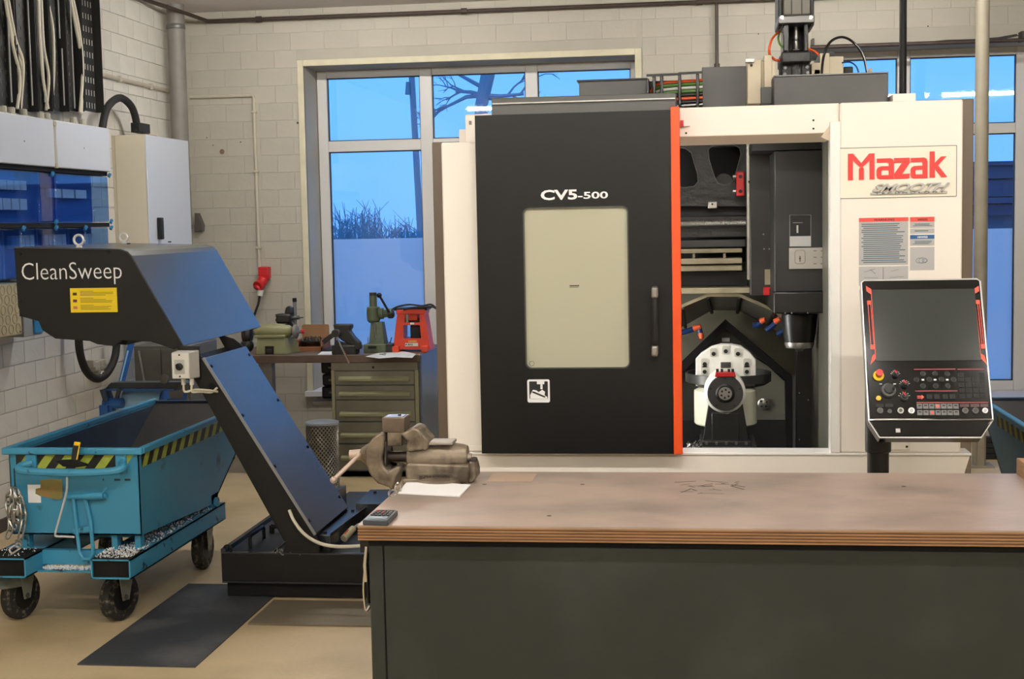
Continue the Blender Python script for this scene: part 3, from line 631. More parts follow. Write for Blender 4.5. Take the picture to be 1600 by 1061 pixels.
pbox('pedestal_panel', (1112, 645, 1155, 692), 5.262, 5.275, mat('ped_panel', S(48,48,46), .25, .2), bevel=.003)
pbox('pedestal_foot', (1096, 690, 1174, 699), 5.24, 5.55, 'int_black', bevel=.003); pbox('pedestal_base', (1094, 699, 1183, 712), 5.22, 5.55, 'tray_grey', bevel=.002)
mb = MB()
for i in range(5): p = P(1104+i*15.5, 693, Y=5.236); mb.cyl(p, p+V((0,.006,0)), .006, n=8)
mb.build('foot_bolt', 'grey_steel', mc)
mb = MB(); r_ = random.Random(5)
for i in range(120):
    p = P(r_.uniform(1073,1097), r_.uniform(692,707), Y=5.15+r_.uniform(-.05,.05)); q = V([r_.uniform(-1,1) for _ in '123']).normalized()*.009; mb.tube([p, p+q, p+q+V((q.z, q.x, q.y))], .0018, 3)
tag(mb.build('swarf', 'chrome', mc), None, None, None, 'stuff')
# work lamp added under the roof of the enclosure, out of view
wlm = B(-.25, .25, YM+.22, YM+.27, 1.885, 1.905).build('added_lamp', 'white_plastic', mc)
B(-.24, .24, YM+.225, YM+.265, 1.88, 1.885).build('lamp_lens', emis('added_led', (1,.98,.93), 45), wlm)
wl2 = B(-.62, -.60, 5.15, 5.25, .75, 1.6).build('added_lamp', 'white_plastic', mc)  # side lamp added behind the door to brighten the dark interior
B(-.60, -.595, 5.16, 5.24, .78, 1.57).build('lamp_lens', 'added_led', wl2)
# ------------------------------------------------------------------ on the roof
B(-.6, xo+.3, 4.95, 6.9, 1.90, 1.955).build('roof_panel', 'machine_white', mc)
pbox('roof_block', (1395, 146, 1431, 160), 4.9, 5.1, 'machine_white', bevel=.002)
x0, x1, z0, z1 = rp(905, 126, 1012, 175, 5.3); bx_ = B(x0, x1, 5.3, 5.9, z0, z1).build('rear_box', 'cover_grey', mc, .003); B(x0-.008, x1, 5.295, 5.9, z1, z1+.006).build('box_lid', 'black', bx_)
# energy chain with coloured cables
ch = MB(); cz0, cz1 = P(1050, 165, Y=5.15).z, P(1050, 117, Y=5.15).z
cx0, cx1 = P(1012, 140, Y=5.15).x, P(1098, 140, Y=5.15).x
chp = B(cx0, cx1, 5.25, 5.35, cz0, cz1-.01).build('energy_chain', 'black', mc, .003)
for q in (1012, 1022, 1034, 1062, 1090):
    x = P(q, 140, Y=5.15).x; tpz = cz1-(.012 if q < 1020 else .0); MB().add([], []).box(x-.006, x+.006, 5.14, 5.26, cz0, tpz).build('chain_link', 'black_gloss', chp, .003)
for i, mm in enumerate(('cable_orange', 'cable_green', 'white_plastic', 'cable_green', 'black', 'cable_orange', 'black', 'black_gloss')):
    z = cz1-.022-i*.0125; MB().tube(spline([(cx0+.01+.004*i, 5.22, z-.03+.002*i), (cx0+.03, 5.2, z-.008), (cx0+.08, 5.19, z), (cx1, 5.19, z+.004)], 4), .0055, 6).build('chain_cable', mm, chp)
for q0, q1, y in ((1010, 1060, 116), (1060, 1098, 113)): MB().bar(P(q0, y+2, Y=5.14), P(q1, y, Y=5.14), .01, .008).build('chain_side', 'black', chp)
pbox('rear_cover', (1097, 104, 1167, 170), 5.2, 5.6, 'cover_grey', bevel=.002)
# guide castings of the Z axis
for q in ((1168, 93, 1189, 162), (1189, 95, 1196, 162), (1194, 86, 1206, 140), (1206, 96, 1212, 140)): pbox('guide_casting', q, 5.1+(.02 if q[0] == 1189 else 0), 5.4, 'cast_beige', bevel=.002)
pbox('guide_block', (1189, 136, 1206, 162), 5.06, 5.2, 'cover_grey', bevel=.002); pbox('guide_clip', (1165, 92, 1178, 97), 5.08, 5.12, 'steel'); p = P(1174, 102, Y=5.095); MB().cyl(p, p+V((0,.01,0)), .005, n=8).build('bolt', 'black', mc)
for q in ((1268, 98, 1283, 120), (1281, 83, 1296, 120), (1296, 88, 1318, 120), (1272, 108, 1282, 120)): pbox('guide_casting', q, 5.15, 5.4, 'cast_beige', bevel=.002)
pbox('terminal_strip', (1268, 82, 1304, 92), 5.3, 5.35, 'black'); pbox('connector', (1318, 104, 1333, 118), 5.2, 5.3, 'black', bevel=.004)
x0, x1, z0, z1 = rp(1209, 117, 1388, 165, 4.95); ah = B(x0, x1, 4.95, 5.3, z0, z1).build('axis_cover', mat('cover_dark', S(80,79,77), .5, var=.1, scale=7), mc, .003)
B(x0, x1, 4.945, 5.3, z1, z1+.004).build('cover_edge', 'grey_steel', ah)
# servo motor standing on the axis
def mbox(name, px, Y0, Y1, m, par=None, bevel=.003): return pbox(name, px, Y0, Y1, m, par, bevel)
mo = mbox('servo_motor', (1221, -60, 1270, 26), 5.1, 5.28, mat('motor_grey', S(98,94,86), .45, .3), None, .01)
for q in (1216, 1266): mbox('motor_rib', (q, -60, q+6, 40), 5.09, 5.29, 'black', mo)
for q in (1236, 1252): mbox('motor_groove', (q, -60, q+1.5, 22), 5.096, 5.1, 'black', mo, 0)
mbox('motor_flange', (1216, 24, 1273, 36), 5.07, 5.3, 'grey_steel', mo)
for q in (1222, 1267): p = P(q, 27, Y=5.068); MB().cyl(p, p+V((0,.006,0)), .007, n=10).build('bolt', 'chrome', mo)
for q in ((1224, 36, 1233, 80), (1256, 36, 1263, 80)): mbox('coupling_post', q, 5.1, 5.26, 'black_gloss', mo)
mbox('coupling_rear', (1226, 36, 1262, 80), 5.24, 5.26, 'int_black', mo)
c = P(1244, 60, Y=5.18); MB().lathe(c+V((0,0,-.04)), (0,0,1), [(.012, 0), (.0125, .002), (.0125, .03), (.009, .034), (.0125, .038), (.0125, .085)], 16).build('shaft_coupling', 'steel', mo)
mbox('bearing_block', (1221, 80, 1268, 98), 5.06, 5.3, 'cast_black', mo, .006); mbox('bearing_seat', (1222, 98, 1266, 122), 5.1, 5.3, 'black', mo)
c = P(1244, 120, Y=5.12); MB().cyl(c, c+V((0,0,.05)), .028, n=20).build('nut_housing', 'cast_black', mo)
for q in ((1227,106),(1261,105),(1226,116),(1262,114)): p = P(*q, Y=5.098); MB().lathe(p, (0,1,0), [(.006,-.004),(.007,0),(.007,.004)], 10).build('bolt', 'grey_steel', mo)
MB().tube(spline([P(1218,49,Y=5.2), P(1207,60,Y=5.15), P(1202,76,Y=5.12), P(1203,88,Y=5.14)], 5), .0045, 6).build('motor_cable', 'cable_orange', mo)
MB().tube(spline([P(1207,90,Y=5.15), P(1212,94,Y=5.13), P(1222,94,Y=5.14)], 5), .0045, 6).build('motor_cable', 'cable_orange', mo)
MB().tube(spline([P(1218,50,Y=5.2), P(1216,60,Y=5.17), P(1219,70,Y=5.15), P(1226,76,Y=5.15)], 5), .004, 6).build('motor_cable', 'cable_green', mo)
MB().tube(spline([P(1262,76,Y=5.2), P(1272,80,Y=5.2), P(1279,86,Y=5.2)], 5), .0045, 6).build('motor_cable', 'cable_orange', mo)
MB().tube(spline([P(1284,115,Y=5.05), P(1287,88,Y=5.04), P(1297,66,Y=5.04), P(1315,58,Y=5.04), P(1333,66,Y=5.04), P(1348,86,Y=5.05), P(1355,114,Y=5.05)], 6), .0045, 8).build('air_hose', 'black_gloss', mc)
MB().tube(spline([P(1316,98,Y=5.15), P(1328,97,Y=5.12), P(1338,104,Y=5.1), P(1342,115,Y=5.1)], 5), .003, 6).build('sensor_cable', 'hose_blue', mc)
p = P(1360, 118, Y=5.08); MB().lathe(p, (0,0,1), [(.008,0),(.008,.012),(.006,.014),(.007,.02),(.004,.026)], 10).build('hose_fitting', 'cast_beige', mc)
# ================================================================== CHIP CONVEYOR
mat('conv_black', S(34,36,42), .26, spec=1.0); mat('conv_side', S(20,19,18), .5, spec=.35)
YC0, YC1, YH = 5.78, 6.33, 6.86
cv = thing('chip_conveyor', 'black chip conveyor with tall inclined chute and overhanging discharge head', 'conveyor', (-1.7, 6.0, 0))
mat('zinc', S(225,225,225), .35, .5)
# head
A = poly([(22,388),(188,391),(199,395),(205,401),(286,541),(272,546),(258,541),(236,534),(190,532),(180,541),(152,538),(140,533),(86,529),(66,516),(60,502),(35,495),(28,480)], YC0)
side = MB().prism(A, (0, .02, 0)).build('head_side', 'conv_side', cv, .002)
def sh_(p, y): return V((p.x, y, p.z))
MB().prism([sh_(p, YH-.02) for p in A], (0, .02, 0)).build('head_side', 'conv_side', cv, .002)
tl, tr, k1, k2, br = A[0], A[1], A[2], A[3], A[4]
mb = MB(); off = V((0, 0, .004)); nn = (V((br.z-k2.z, 0, -(br.x-k2.x)))).normalized()
if nn.z < 0: nn = -nn
path = [tl, tr, k1, k2, br]; nr = [V((0,0,1)), V((.15,0,1)).normalized(), V((.5,0,.86)), nn, nn]
lo = [sh_(p, YC0-.004) for p in path]; hi = [sh_(p, YH+.004) for p in path]; t_ = .006
for i in range(4):
    mb.add([lo[i], lo[i+1], hi[i+1], hi[i], lo[i]+nr[i]*t_, lo[i+1]+nr[i+1]*t_, hi[i+1]+nr[i+1]*t_, hi[i]+nr[i]*t_], [(0,3,2,1),(4,5,6,7),(0,1,5,4),(2,3,7,6)]+([(3,0,4,7)] if i == 0 else [])+([(1,2,6,5)] if i == 3 else []))
bm_ = mb.build('head_cover', 'conv_black', cv)
B(tl.x, tl.x+.006, YC0+.02, YH-.02, P(30,495,Y=YC0).z, tl.z).build('head_end', 'conv_side', cv)
# discharge funnel under the head
f0 = poly([(152,538),(180,541),(190,532),(236,534)], YC0+.06); MB().prism([sh_(p, YC0+.06) for p in poly([(152,530),(196,528),(188,541),(155,538)], YC0)], (0, .5, 0)).build('discharge_lip', 'conv_side', cv)
# screws and eyes
for q in ((32,397),(170,394),(32,470)):
    p = P(*q, Y=YC0); MB().lathe(p+V((0,-.004,0)), (0,1,0), [(.004,0),(.006,.002),(.006,.006)], 10).build('screw', 'black_gloss', side)
def eyebolt(px, py, Y, r, parent=cv, m='zinc', side_=None):
    c = P(px, py, Y=Y); MB().tube(arc(c, r, 0, 360, 20)[:-1], r*.26, 8, True).build('eye_bolt', m, parent)
    MB().cyl(c-V((0,0,r*1.5)), c-V((0,0,r*1.0)), r*.7, r*.45, 12).build('eye_bolt_collar', m, parent)
eyebolt(123, 375, YC0+.14, .022); eyebolt(193, 371, YC0+.28, .018)
for q, Y in (((201,383), YC0+.3), ((265,378), YC0+.8)):
    p = P(*q, Y=Y); p.z = tl.z+.006; MB().cyl(p, p+V((0,0,.005)), .008, n=10).build('screw', 'black_gloss', cv)
textpx('lettering', 'CleanSweep', 35, 411, 191, 446, YC0-.0005, 'white_print', side, slope=-.0, ext=.0008, fat=-.012, label='white CleanSweep lettering')
x0, x1, z0, z1 = rp(110, 450, 183, 488, YC0-.002); yl = B(x0, x1, YC0-.002, YC0, z0, z1).build('caution_sticker', 'yellow', side, label='yellow caution sticker with fine print')
mb = MB(); r_ = random.Random(2)
for b_ in range(3):
    for i in range(4): z = z1-(.12+.29*b_+.055*i)*(z1-z0); mb.box(x0+.045, x0+.045+(.02 if i == 0 else (x1-x0-.06)*r_.uniform(.75,1))+(.04 if i == 0 else 0), YC0-.0026, YC0-.002, z-.002, z)
mb.build('print', mat('print_olive', S(120,105,20), .6), yl, smooth=False)
for b_ in range(3): z = z1-(.24+.28*b_)*(z1-z0); B(x0+.012, x0+.03, YC0-.0026, YC0-.002, z-.006, z+.006).build('flag_mark', mat('flag%d' % b_, (S(60,30,20), S(120,60,70), S(200,120,110))[b_], .6), yl)
# inclined chute: dark side plates with bright folded edge, cover plates between them
C0 = poly([(272,538),(300,546),(317,560),(492,836),(500,850),(498,868),(440,866),(447,848)], YC0)
for yy in (YC0+.004, YC1): MB().prism([sh_(p, yy) for p in C0], (0, .012, 0)).build('chute_side', 'conv_side', cv, .002)
a, b = P(317,560,Y=YC0), P(492,836,Y=YC0); dr_ = (b-a).normalized(); n2 = V((-dr_.z, 0, dr_.x)); n2 = n2 if n2.z > 0 else -n2
n_seg = 1
for i in range(n_seg):
    p, q = a.lerp(b, i/n_seg+.002), a.lerp(b, (i+1)/n_seg-.002)
    cpz = MB().prism([sh_(p, YC0-.004), sh_(p, YC1+.016), sh_(q, YC1+.016), sh_(q, YC0-.004)], n2*.008).build('chute_cover', 'conv_black', cv, .002)
    for t in (.05, .33, .62, .93):
        for yy in (YC0+.02, YC1-.01):
            s = sh_(p.lerp(q, t), yy)+n2*.008; MB().cyl(s, s+n2*.005, .007, n=10).build('screw', 'black_gloss', cpz)
MB().bar(sh_(a, YC0-.006)+n2*.004, sh_(b, YC0-.006)+n2*.004, .006, .012, n2).build('folded_edge', mat('edge_bright', S(150,152,156), .3, .6), cv)
m0, m1 = P(287,560,Y=YC0), P(445,846,Y=YC0)
MB().prism([sh_(m0, YC0+.016), sh_(m0, YC1), sh_(m1, YC1), sh_(m1, YC0+.016)], -n2*.008).build('chute_bottom', 'conv_side', cv)
p = P(331, 604, Y=YC0-.001); MB().cyl(p, p+V((0,.004,0)), .016, n=16).build('cable_hole', 'black_matte', cv)
# isolator switch
x0, x1, z0, z1 = rp(268, 551, 299, 592, YC0-.09)
sw = MB().loft([(x0,YC0-.09,z0),(x1-.01,YC0-.09,z0),(x1-.01,YC0-.09,z1),(x0,YC0-.09,z1)], [(x0,YC0-.01,z0-.004),(x1+.008,YC0-.01,z0-.004),(x1+.008,YC0-.01,z1+.004),(x0,YC0-.01,z1+.004)]).build('isolator_switch', 'white_plastic', cv, .004, label='white switch box with black rotary knob')
B(x0+.012, x1-.03, YC0-.092, YC0-.09, z0+.02, z1-.03).build('switch_plate', mat('switch_grey', S(190,188,182), .5), sw, .001)
c = V(((x0+x1)/2-.008, YC0-.092, (z0+z1)/2-.004)); MB().lathe(c, (0,-1,0), [(.016,0),(.015,.008),(.012,.01)], 16).build('knob', 'black', sw); MB().obox(c+V((0,-.014,0)), (.004,0,.003), (0,.006,0), (-.008,0,.012)).build('knob_grip', 'black', sw)
for zz in (z1-.01, z0+.01): MB().cyl((c.x, YC0-.092, zz), (c.x, YC0-.088, zz), .004, n=8).build('screw', 'black', sw)
for x in (x1-.016, x0+.035): MB().cyl((x, YC0-.05, z0-.03), (x, YC0-.05, z0), .010, n=10).build('cable_gland', 'white_plastic', sw)
B(x0+.01, x1+.006, YC0-.012, YC0+.005, z0-.01, z1+.02).build('switch_bracket', 'black', cv)
q0 = V((x1-.016, YC0-.05, z0-.03)); q1 = V((x0+.035, YC0-.05, z0-.03))
MB().tube(spline([q0, q0+V((0,0,-.03)), P(313,612,Y=YC0-.04), P(330,613,Y=YC0-.03), P(339,606,Y=YC0-.004)], 6), .005, 8).build('switch_cable', 'cream_cable', cv)
MB().tube(spline([q1, q1+V((.005,0,-.03)), P(305,609,Y=YC0-.05), P(325,610,Y=YC0-.045), P(340,612,Y=YC0-.004)], 6), .005, 8).build('switch_cable', 'cream_cable', cv)
MB().tube(spline([P(452,797,Y=YC0-.004), P(460,815,Y=YC0-.02), P(475,834,Y=YC0-.03), P(497,848,Y=YC0-.04), P(525,854,Y=YC0-.05), P(565,853,Y=YC0-.06), P(600,850,Y=YC0-.06)], 6), .0075, 8).build('power_cable', 'cream_cable', cv, label='pale cable looping down the chute side')
# base tank
zb = P(450, 866, Y=YC0).z; xb0 = P(346, 890, Y=YC0).x; xb1 = -1.0
tk = B(xb0, xb1, YC0, 6.62, .075, zb).build('tank', 'conv_side', cv, .004)
B(xb0+.006, xb1, YC0-.012, 6.62, .07, .078).build('tank_flange', 'conv_black', cv)
B(xb0+.02, xb1, YC0+.01, 6.6, .007, .07).build('tank_foot', 'black_matte', cv, .003)
B(xb0+.003, xb1, YC0-.003, YC0+.02, zb, zb+.006).build('tank_rim', 'conv_black', cv); B(xb0, xb0+.02, YC0, 6.62, zb, zb+.02).build('tank_rim', 'conv_black', cv)
B(xb0+.22, xb0+.228, YC0+.02, 6.6, zb, zb+.004).build('lid_joint', 'black_gloss', cv)
for z_ in (.10, .125, .15): B(xb0-.018, xb0, YC0+.05, YC0+.25, z_, z_+.02).build('side_rib', 'black', cv, .004)
c = V((xb0+.02, YC0+.03, zb+.012)); MB().tube(arc(c, .016, 0, 360, 16)[:-1], .006, 6, True).build('lifting_eye', 'black', cv)
h0, h1 = V((xb0+.10, YC0+.1, zb)), V((xb0+.10, YC0+.3, zb))
MB().tube([h0, h0+V((0,0,.045)), h0+V((0,.01,.055)), h1+V((0,-.01,.055)), h1+V((0,0,.045)), h1], .008, 8).build('tank_handle', 'black', cv)
MB().cyl(V((xb0+.1, YC0+.42, zb)), V((xb0+.1, YC0+.42, zb+.035)), .012, n=10).build('tank_latch', 'black', cv); MB().bar((xb0+.1, YC0+.42, zb+.03), (xb0+.17, YC0+.42, zb+.03), .025, .02).build('tank_latch', 'black', cv)
MB().tube(arc(V((xb0+.11, 6.5, zb+.03)), .03, 0, 180, 10), .006, 6).build('lifting_eye', 'black', cv)
# low boxes beside the foot of the chute
def pos(px, py, z): return P(px, py, Z=z)
def zbox(name, pts, z0, z1, m='conv_black', parent=cv):
    """box from four top corners given as pixels on height z1"""
    t = [pos(*q, z1) for q in pts]; return MB().prism(t, (0, 0, z0-z1)).build(name, m, parent, .003)
z1 = zb+.075
bx1 = zbox('gear_cover', [(496,836),(516,837),(569,796),(545,795)], zb, z1); 
MB().prism([pos(516,838,z1), pos(571,797,z1), pos(571,792,z1+.015), pos(516,833,z1+.015)], (.004,0,0)).build('gear_cover_flange', 'conv_side', cv)
zbox('filter_cover', [(556,787),(604,787),(640,764),(578,765)], zb+.02, zb+.10)
zbox('pump_box', [(497,780),(507,777),(541,758),(530,760)], zb, zb+.12)
zbox('rear_lid', [(500,800),(560,800),(610,768),(545,768)], zb, zb+.03)
for q, z in (((508,833),z1),((551,799),z1),((586,770),zb+.1)): p = pos(*q, z); MB().cyl(p, p+V((0,0,.008)), .008, n=10).build('screw', 'black_gloss', cv)
a, b = pos(537,842,zb+.03), pos(552,826,zb+.06); MB().cyl(a, b, .016, .016, 12).build('level_sensor', mat('sensor_cream', S(190,180,150), .5), cv); MB().obox((a+b)/2+V((0,-.016,.006)), (b-a)*.2, (0,.003,0), (-.006,0,.008)).build('sensor_mark', 'orange', cv)
MB().tube(spline([b, b+V((.03,0,.02)), b+V((.06,0,.0)), b+V((.06,-.02,-.05))], 5), .006, 8).build('sensor_cable', mat('cable_grey', S(150,155,165), .5), cv)
mb = MB(); r_ = random.Random(9)
for i in range(60): p = pos(r_.uniform(430,480), 862+r_.uniform(-3,3), zb+.004); q = V([r_.uniform(-1,1) for _ in '123'])*.006; mb.tube([p, p+q, p+q*1.5+V((.004,0,.002))], .0015, 3)
tag(mb.build('swarf', mat('swarf_pale', S(190,195,175), .4, .4), cv), None, None, None, 'stuff')
# ================================================================== CHIP CARTS
mat('cart_blue', S(58,138,172), .42, c2=S(34,66,74), scale=7, cpos=(.64,.74), bump=.06, bscale=60); mat('cart_blue_frame', S(62,146,182), .42, c2=S(34,48,56), scale=16, cpos=(.63,.68)); mat('cart_inside', S(30,52,76), .4, .2, var=.3, scale=9)
mat('stripe_black', S(28,28,26), .5); mat('stripe_yellow', S(165,178,70), .5, var=.15, scale=20); mat('fork_zinc', S(150,150,138), .45, .5, var=.2, scale=20)
def cart(label, ox, oy, full, group='blue chip carts'):
    """skip on castors; front face at Y=oy, left side at X=ox, runs back in +Y"""
    W, ZB, ZT, Y1b, Y1t = .556, .36, .70, .87, 1.60
    r = thing('chip_cart', label, 'cart', (ox+W/2, oy+.6, 0), group)
    def T(x, y, z): return V((ox+x, oy+y, z))
    th = .004
    prof = [(0, ZB), (Y1b, .315), (Y1t, ZT), (0, ZT)]
    for x in (0, W-th): MB().prism([T(x, y, z) for y, z in prof], (th, 0, 0)).build('side_panel', 'cart_blue', r)
    B(ox, ox+W, oy, oy+th, ZB, ZT).build('front_panel', 'cart_blue', r)
    MB().prism([T(0, Y1b, .315), T(W, Y1b, .315), T(W, Y1t, ZT), T(0, Y1t, ZT)], (0, -.006, .008)).build('sloped_rear', mat('cart_black', S(38,34,32), .45, .2, var=.3, scale=9), r)
    MB().prism([T(th, 0, ZB), T(W-th, 0, ZB), T(W-th, Y1b, .32), T(th, Y1b, .32)], (0, 0, .006)).build('bottom', 'cart_inside', r)
    for x in (th, W-th-.002): MB().prism([T(x, y, z) for y, z in ((.006, ZB+.006), (Y1b, .33), (Y1t-.03, ZT-.01), (.006, ZT-.01))], (.002, 0, 0)).build('inner_liner', 'cart_inside', r)
    MB().box(ox+th, ox+W-th, oy+th, oy+th+.002, ZB+.006, ZT-.01).build('inner_liner', 'cart_inside', r)
    # rim of square tube
    e = .028
    B(ox-e*.8, ox+W+e*.8, oy-e*.8, oy+e*.2, ZT-.006, ZT+e*.8).build('rim', 'cart_blue_frame', r, .006)
    B(ox-e*.8, ox+e*.2, oy+e*.2, oy+Y1t, ZT-.006, ZT+e*.8).build('rim', 'cart_blue_frame', r, .006); B(ox+W-e*.2, ox+W+e*.8, oy+e*.2, oy+Y1t*.99, ZT-.006, ZT+e*.8).build('rim', 'cart_blue_frame', r, .006)
    B(ox, ox+W, oy+Y1t-.02, oy+Y1t, ZT-.006, ZT+.012).build('rim', 'cart_inside', r, .003)
    # hazard stripes, pieces of tape under the rim
    def stripes(f, L, n, h0=.635, h1=.692):
        k = L/n
        for i in range(n):
            a = i*k; s = k*.5
            for j, m in ((0, 'stripe_yellow'), (1, 'stripe_black')):
                x0 = a+j*k/2; pts = [(max(0, min(L, x0)), h0), (max(0, min(L, x0+s)), h0), (max(0, min(L, x0+s+.045)), h1), (max(0, min(L, x0+.045)), h1)]
                if pts[2][0]-pts[3][0] > .004: f(pts, m)
        f([(0, h0), (.002, h0), (.045, h1), (0, h1)], 'stripe_black')
    stripes(lambda pts, m: MB().prism([T(.03+x, -.001, z) for x, z in pts], (0, .001, 0)).build('hazard_stripe', m, r, smooth=False), W-.05, 6)
    stripes(lambda pts, m: MB().prism([T(W+.0005, .03+x, z) for x, z in pts], (-.0005, 0, 0)).build('hazard_stripe', m, r, smooth=False), 1.15, 11)
    stripes(lambda pts, m: MB().prism([T(-.0005, .03+x, z) for x, z in pts], (.0005, 0, 0)).build('hazard_stripe', m, r, smooth=False), 1.15, 11)
    # push bar and its posts
    for x in (.10, .485): B(ox+x-.022, ox+x+.022, oy-.012, oy, .62, ZT).build('bar_post', 'cart_blue_frame', r)
    MB().tube(spline([T(.10, -.01, .66), T(.07, -.045, .65), T(.10, -.075, .638), T(.29, -.085, .632), T(.46, -.075, .636), T(.51, -.05, .648), T(.49, -.01, .66)], 6), .016, 10).build('push_bar', 'cart_blue_frame', r)
    # chassis: two open fork tubes and cross beams
    z0, z1 = .215, .295
    for x0, x1 in ((-.055, .125), (.40, .565)):
        mb = MB(); mb.box(ox+x0, ox+x1, oy-.15, oy+1.0, z1-.006, z1); mb.box(ox+x0, ox+x1, oy-.15, oy+1.0, z0, z0+.006); mb.box(ox+x0, ox+x0+.006, oy-.15, oy+1.0, z0, z1); mb.box(ox+x1-.006, ox+x1, oy-.15, oy+1.0, z0, z1)
        mb.build('fork_tube', 'cart_blue_frame', r, smooth=False)
        B(ox+x0+.002, ox+x1-.002, oy-.149, oy+.02, z1, z1+.001).build('fork_tube_dark_top', 'black_matte', r)  # thin black plate over the front of each tube top
        mb = MB(); mb.box(ox+x0+.006, ox+x1-.006, oy-.14, oy-.13, z0+.006, z1-.006); mb.build('fork_tube_baffle', 'black_matte', r)
    for y in (.0, .5, .95): B(ox+.12, ox+.41, oy+y, oy+y+.03, z0+.02, z1).build('cross_beam', 'cart_blue_frame', r)
    B(ox+.12, ox+.41, oy-.05, oy+.0, z0, z0+.006).build('swarf_shelf', 'cart_blue_frame', r)
    for x in (.43, .53): B(ox+x-.012, ox+x+.012, oy+.02, oy+.06, z1, ZB+.01).build('stand_off', 'cart_blue_frame', r)
    B(ox+.03, ox+.06, oy+.02, oy+.06, z1, ZB+.01).build('stand_off', 'cart_blue_frame', r)
    for x in (.0, W-.03): B(ox+x, ox+x+.03, oy+.84, oy+.93, z1, .36).build('pivot_bracket', 'cart_blue_frame', r); MB().cyl(T(x-.01, .885, .32), T(x+.045, .885, .32), .022, n=14).build('pivot_pin', 'cart_blue_frame', r)
    # castors
    def castor(x, y, swivel):
        c = T(x, y, .1); cs = MB().tube(arc(c, .062, 0, 360, 28, V((math.sin(swivel), math.cos(swivel), 0)))[:-1], .036, 10, True)
        ax = V((math.cos(swivel), -math.sin(swivel), 0)); m = MB(); m.lathe(c-ax*.024, ax, [(.05,0),(.09,0),(.098,.008),(.1,.024),(.098,.04),(.09,.048),(.05,.048)], 28)
        o = m.build('castor', 'tyre', r); MB().lathe(c-ax*.027, ax, [(.018,0),(.056,.002),(.056,.052),(.018,.054)], 24).build('wheel_hub', 'black', o); MB().cyl(c-ax*.04, c+ax*.04, .012, n=10).build('axle', 'grey_steel', o)
        kf = V((math.sin(swivel), math.cos(swivel), 0))
        for s in (-1, 1):
            b = c+ax*.034*s; MB().prism([b-kf*.018+V((0,0,-.012)), b+kf*.018+V((0,0,-.012)), b+kf*.05+V((0,0,.1)), b-kf*.035+V((0,0,.1))], ax*.004*s).build('castor_fork', 'fork_zinc', o)
        MB().obox(c+V((0,0,.107)), kf*.055, ax*.045, (0,0,.006)).build('castor_plate', 'fork_zinc', o)
        return o, kf, ax, c
    for i, (x, y, sw_) in enumerate(((.44, .02, .35), (.01, .02, .28), (.485, .89, .0), (.03, .89, 0))):
        o, kf, ax, c = castor(x, y, sw_)
        if i == 1: MB().prism([c-kf*.14+V((0,0,.06))-ax*.03, c-kf*.06+V((0,0,.1))-ax*.035, c+kf*.0+V((0,0,.1))-ax*.035, c-kf*.0+V((0,0,.04))-ax*.035], ax*.07).build('brake_pedal', 'fork_zinc', o)
    if full:
        # latch frame, hook rod and labels on the front
        mb = MB(); mb.tube([T(.275, -.012, .52), T(.285, -.014, .40), T(.295, -.02, .29), T(.315, -.025, .265), T(.34, -.025, .265), T(.355, -.02, .29), T(.345, -.014, .43), T(.325, -.012, .52)], .008, 8); mb.build('latch_frame', 'cart_blue_frame', r)
        MB().cyl(T(.25, -.012, .52), T(.42, -.012, .525), .011, n=10).build('latch_shaft', 'cart_blue_frame', r); MB().cyl(T(.33, -.02, .525), T(.41, -.02, .527), .016, n=12).build('latch_sleeve', 'cart_blue_frame', r)
        MB().bar(T(.27, -.014, .375), T(.345, -.016, .39), .006, .022).build('latch_strap', 'cart_blue_frame', r); MB().bar(T(.395, -.02, .525), T(.425, -.022, .56), .006, .006).build('latch_pin', 'cart_blue_frame', r)
        MB().tube(spline([T(.287, -.085, .615), T(.27, -.06, .55), T(.235, -.045, .46), T(.205, -.04, .375), T(.21, -.04, .362), T(.235, -.035, .36), T(.282, -.03, .357)], 5), .0045, 8).build('hook_rod', 'zinc', r)
        x0, z0_ = .075, .492; B(ox+x0, ox+x0+.055, oy-.001, oy, z0_, z0_+.075).build('paper_label', 'paper', r)
        MB().prism([T(.128, -.002, .52), T(.21, -.002, .505), T(.225, -.002, .515), T(.225, -.002, .588), T(.18, -.002, .592), T(.13, -.002, .585), T(.135, -.002, .555), T(.11, -.002, .55), T(.108, -.002, .53)], (0, .002, 0)).build('torn_label', mat('torn', S(128,118,66), .8, c2=S(165,110,60), scale=12), r)
        for dx in (0, .045, .085): B(ox+.40+dx*1.1, ox+.405+dx*1.1+(.02 if dx else 0), oy-.001, oy, .585, .593).build('stamp', 'black_print', r)
        B(ox+.018, ox+.023, oy-.002, oy, ZB+.02, .635).build('weld_seam', 'black_print', r)
        mb = MB(); r_ = random.Random(4)
        def chips(n, x0, x1, y0, y1, z):
            for i in range(n):
                p = T(r_.uniform(x0, x1), r_.uniform(y0, y1), z+r_.random()*.008); q = V((r_.uniform(-1,1), r_.uniform(-1,1), r_.uniform(-.2,1)))*.006
                mb.add([p, p+q, p+q*.6+V((.005*r_.uniform(-1,1), .005, .004)), p+V((.003, .004, .0))], [(0,1,2,3)])
        chips(420, .14, .405, -.048, -.002, .222); chips(420, .41, .56, -.145, .06, .297); chips(350, .46, .56, .06, .9, .297); chips(40, -.04, .12, -.14, .0, .297)
        tag(mb.build('metal_chips', mat('chips', S(240,240,238), .4, .1), r, smooth=False), None, None, None, 'stuff')
    return r
cart('blue wheeled chip cart with chain and yellow-handled scraper under the conveyor head', -2.798, 5.4, True)
cx2 = P(1600, 670, Z=.71); cart('blue chip cart at the right edge, behind the control pendant', cx2.x+.02, 5.42, False)
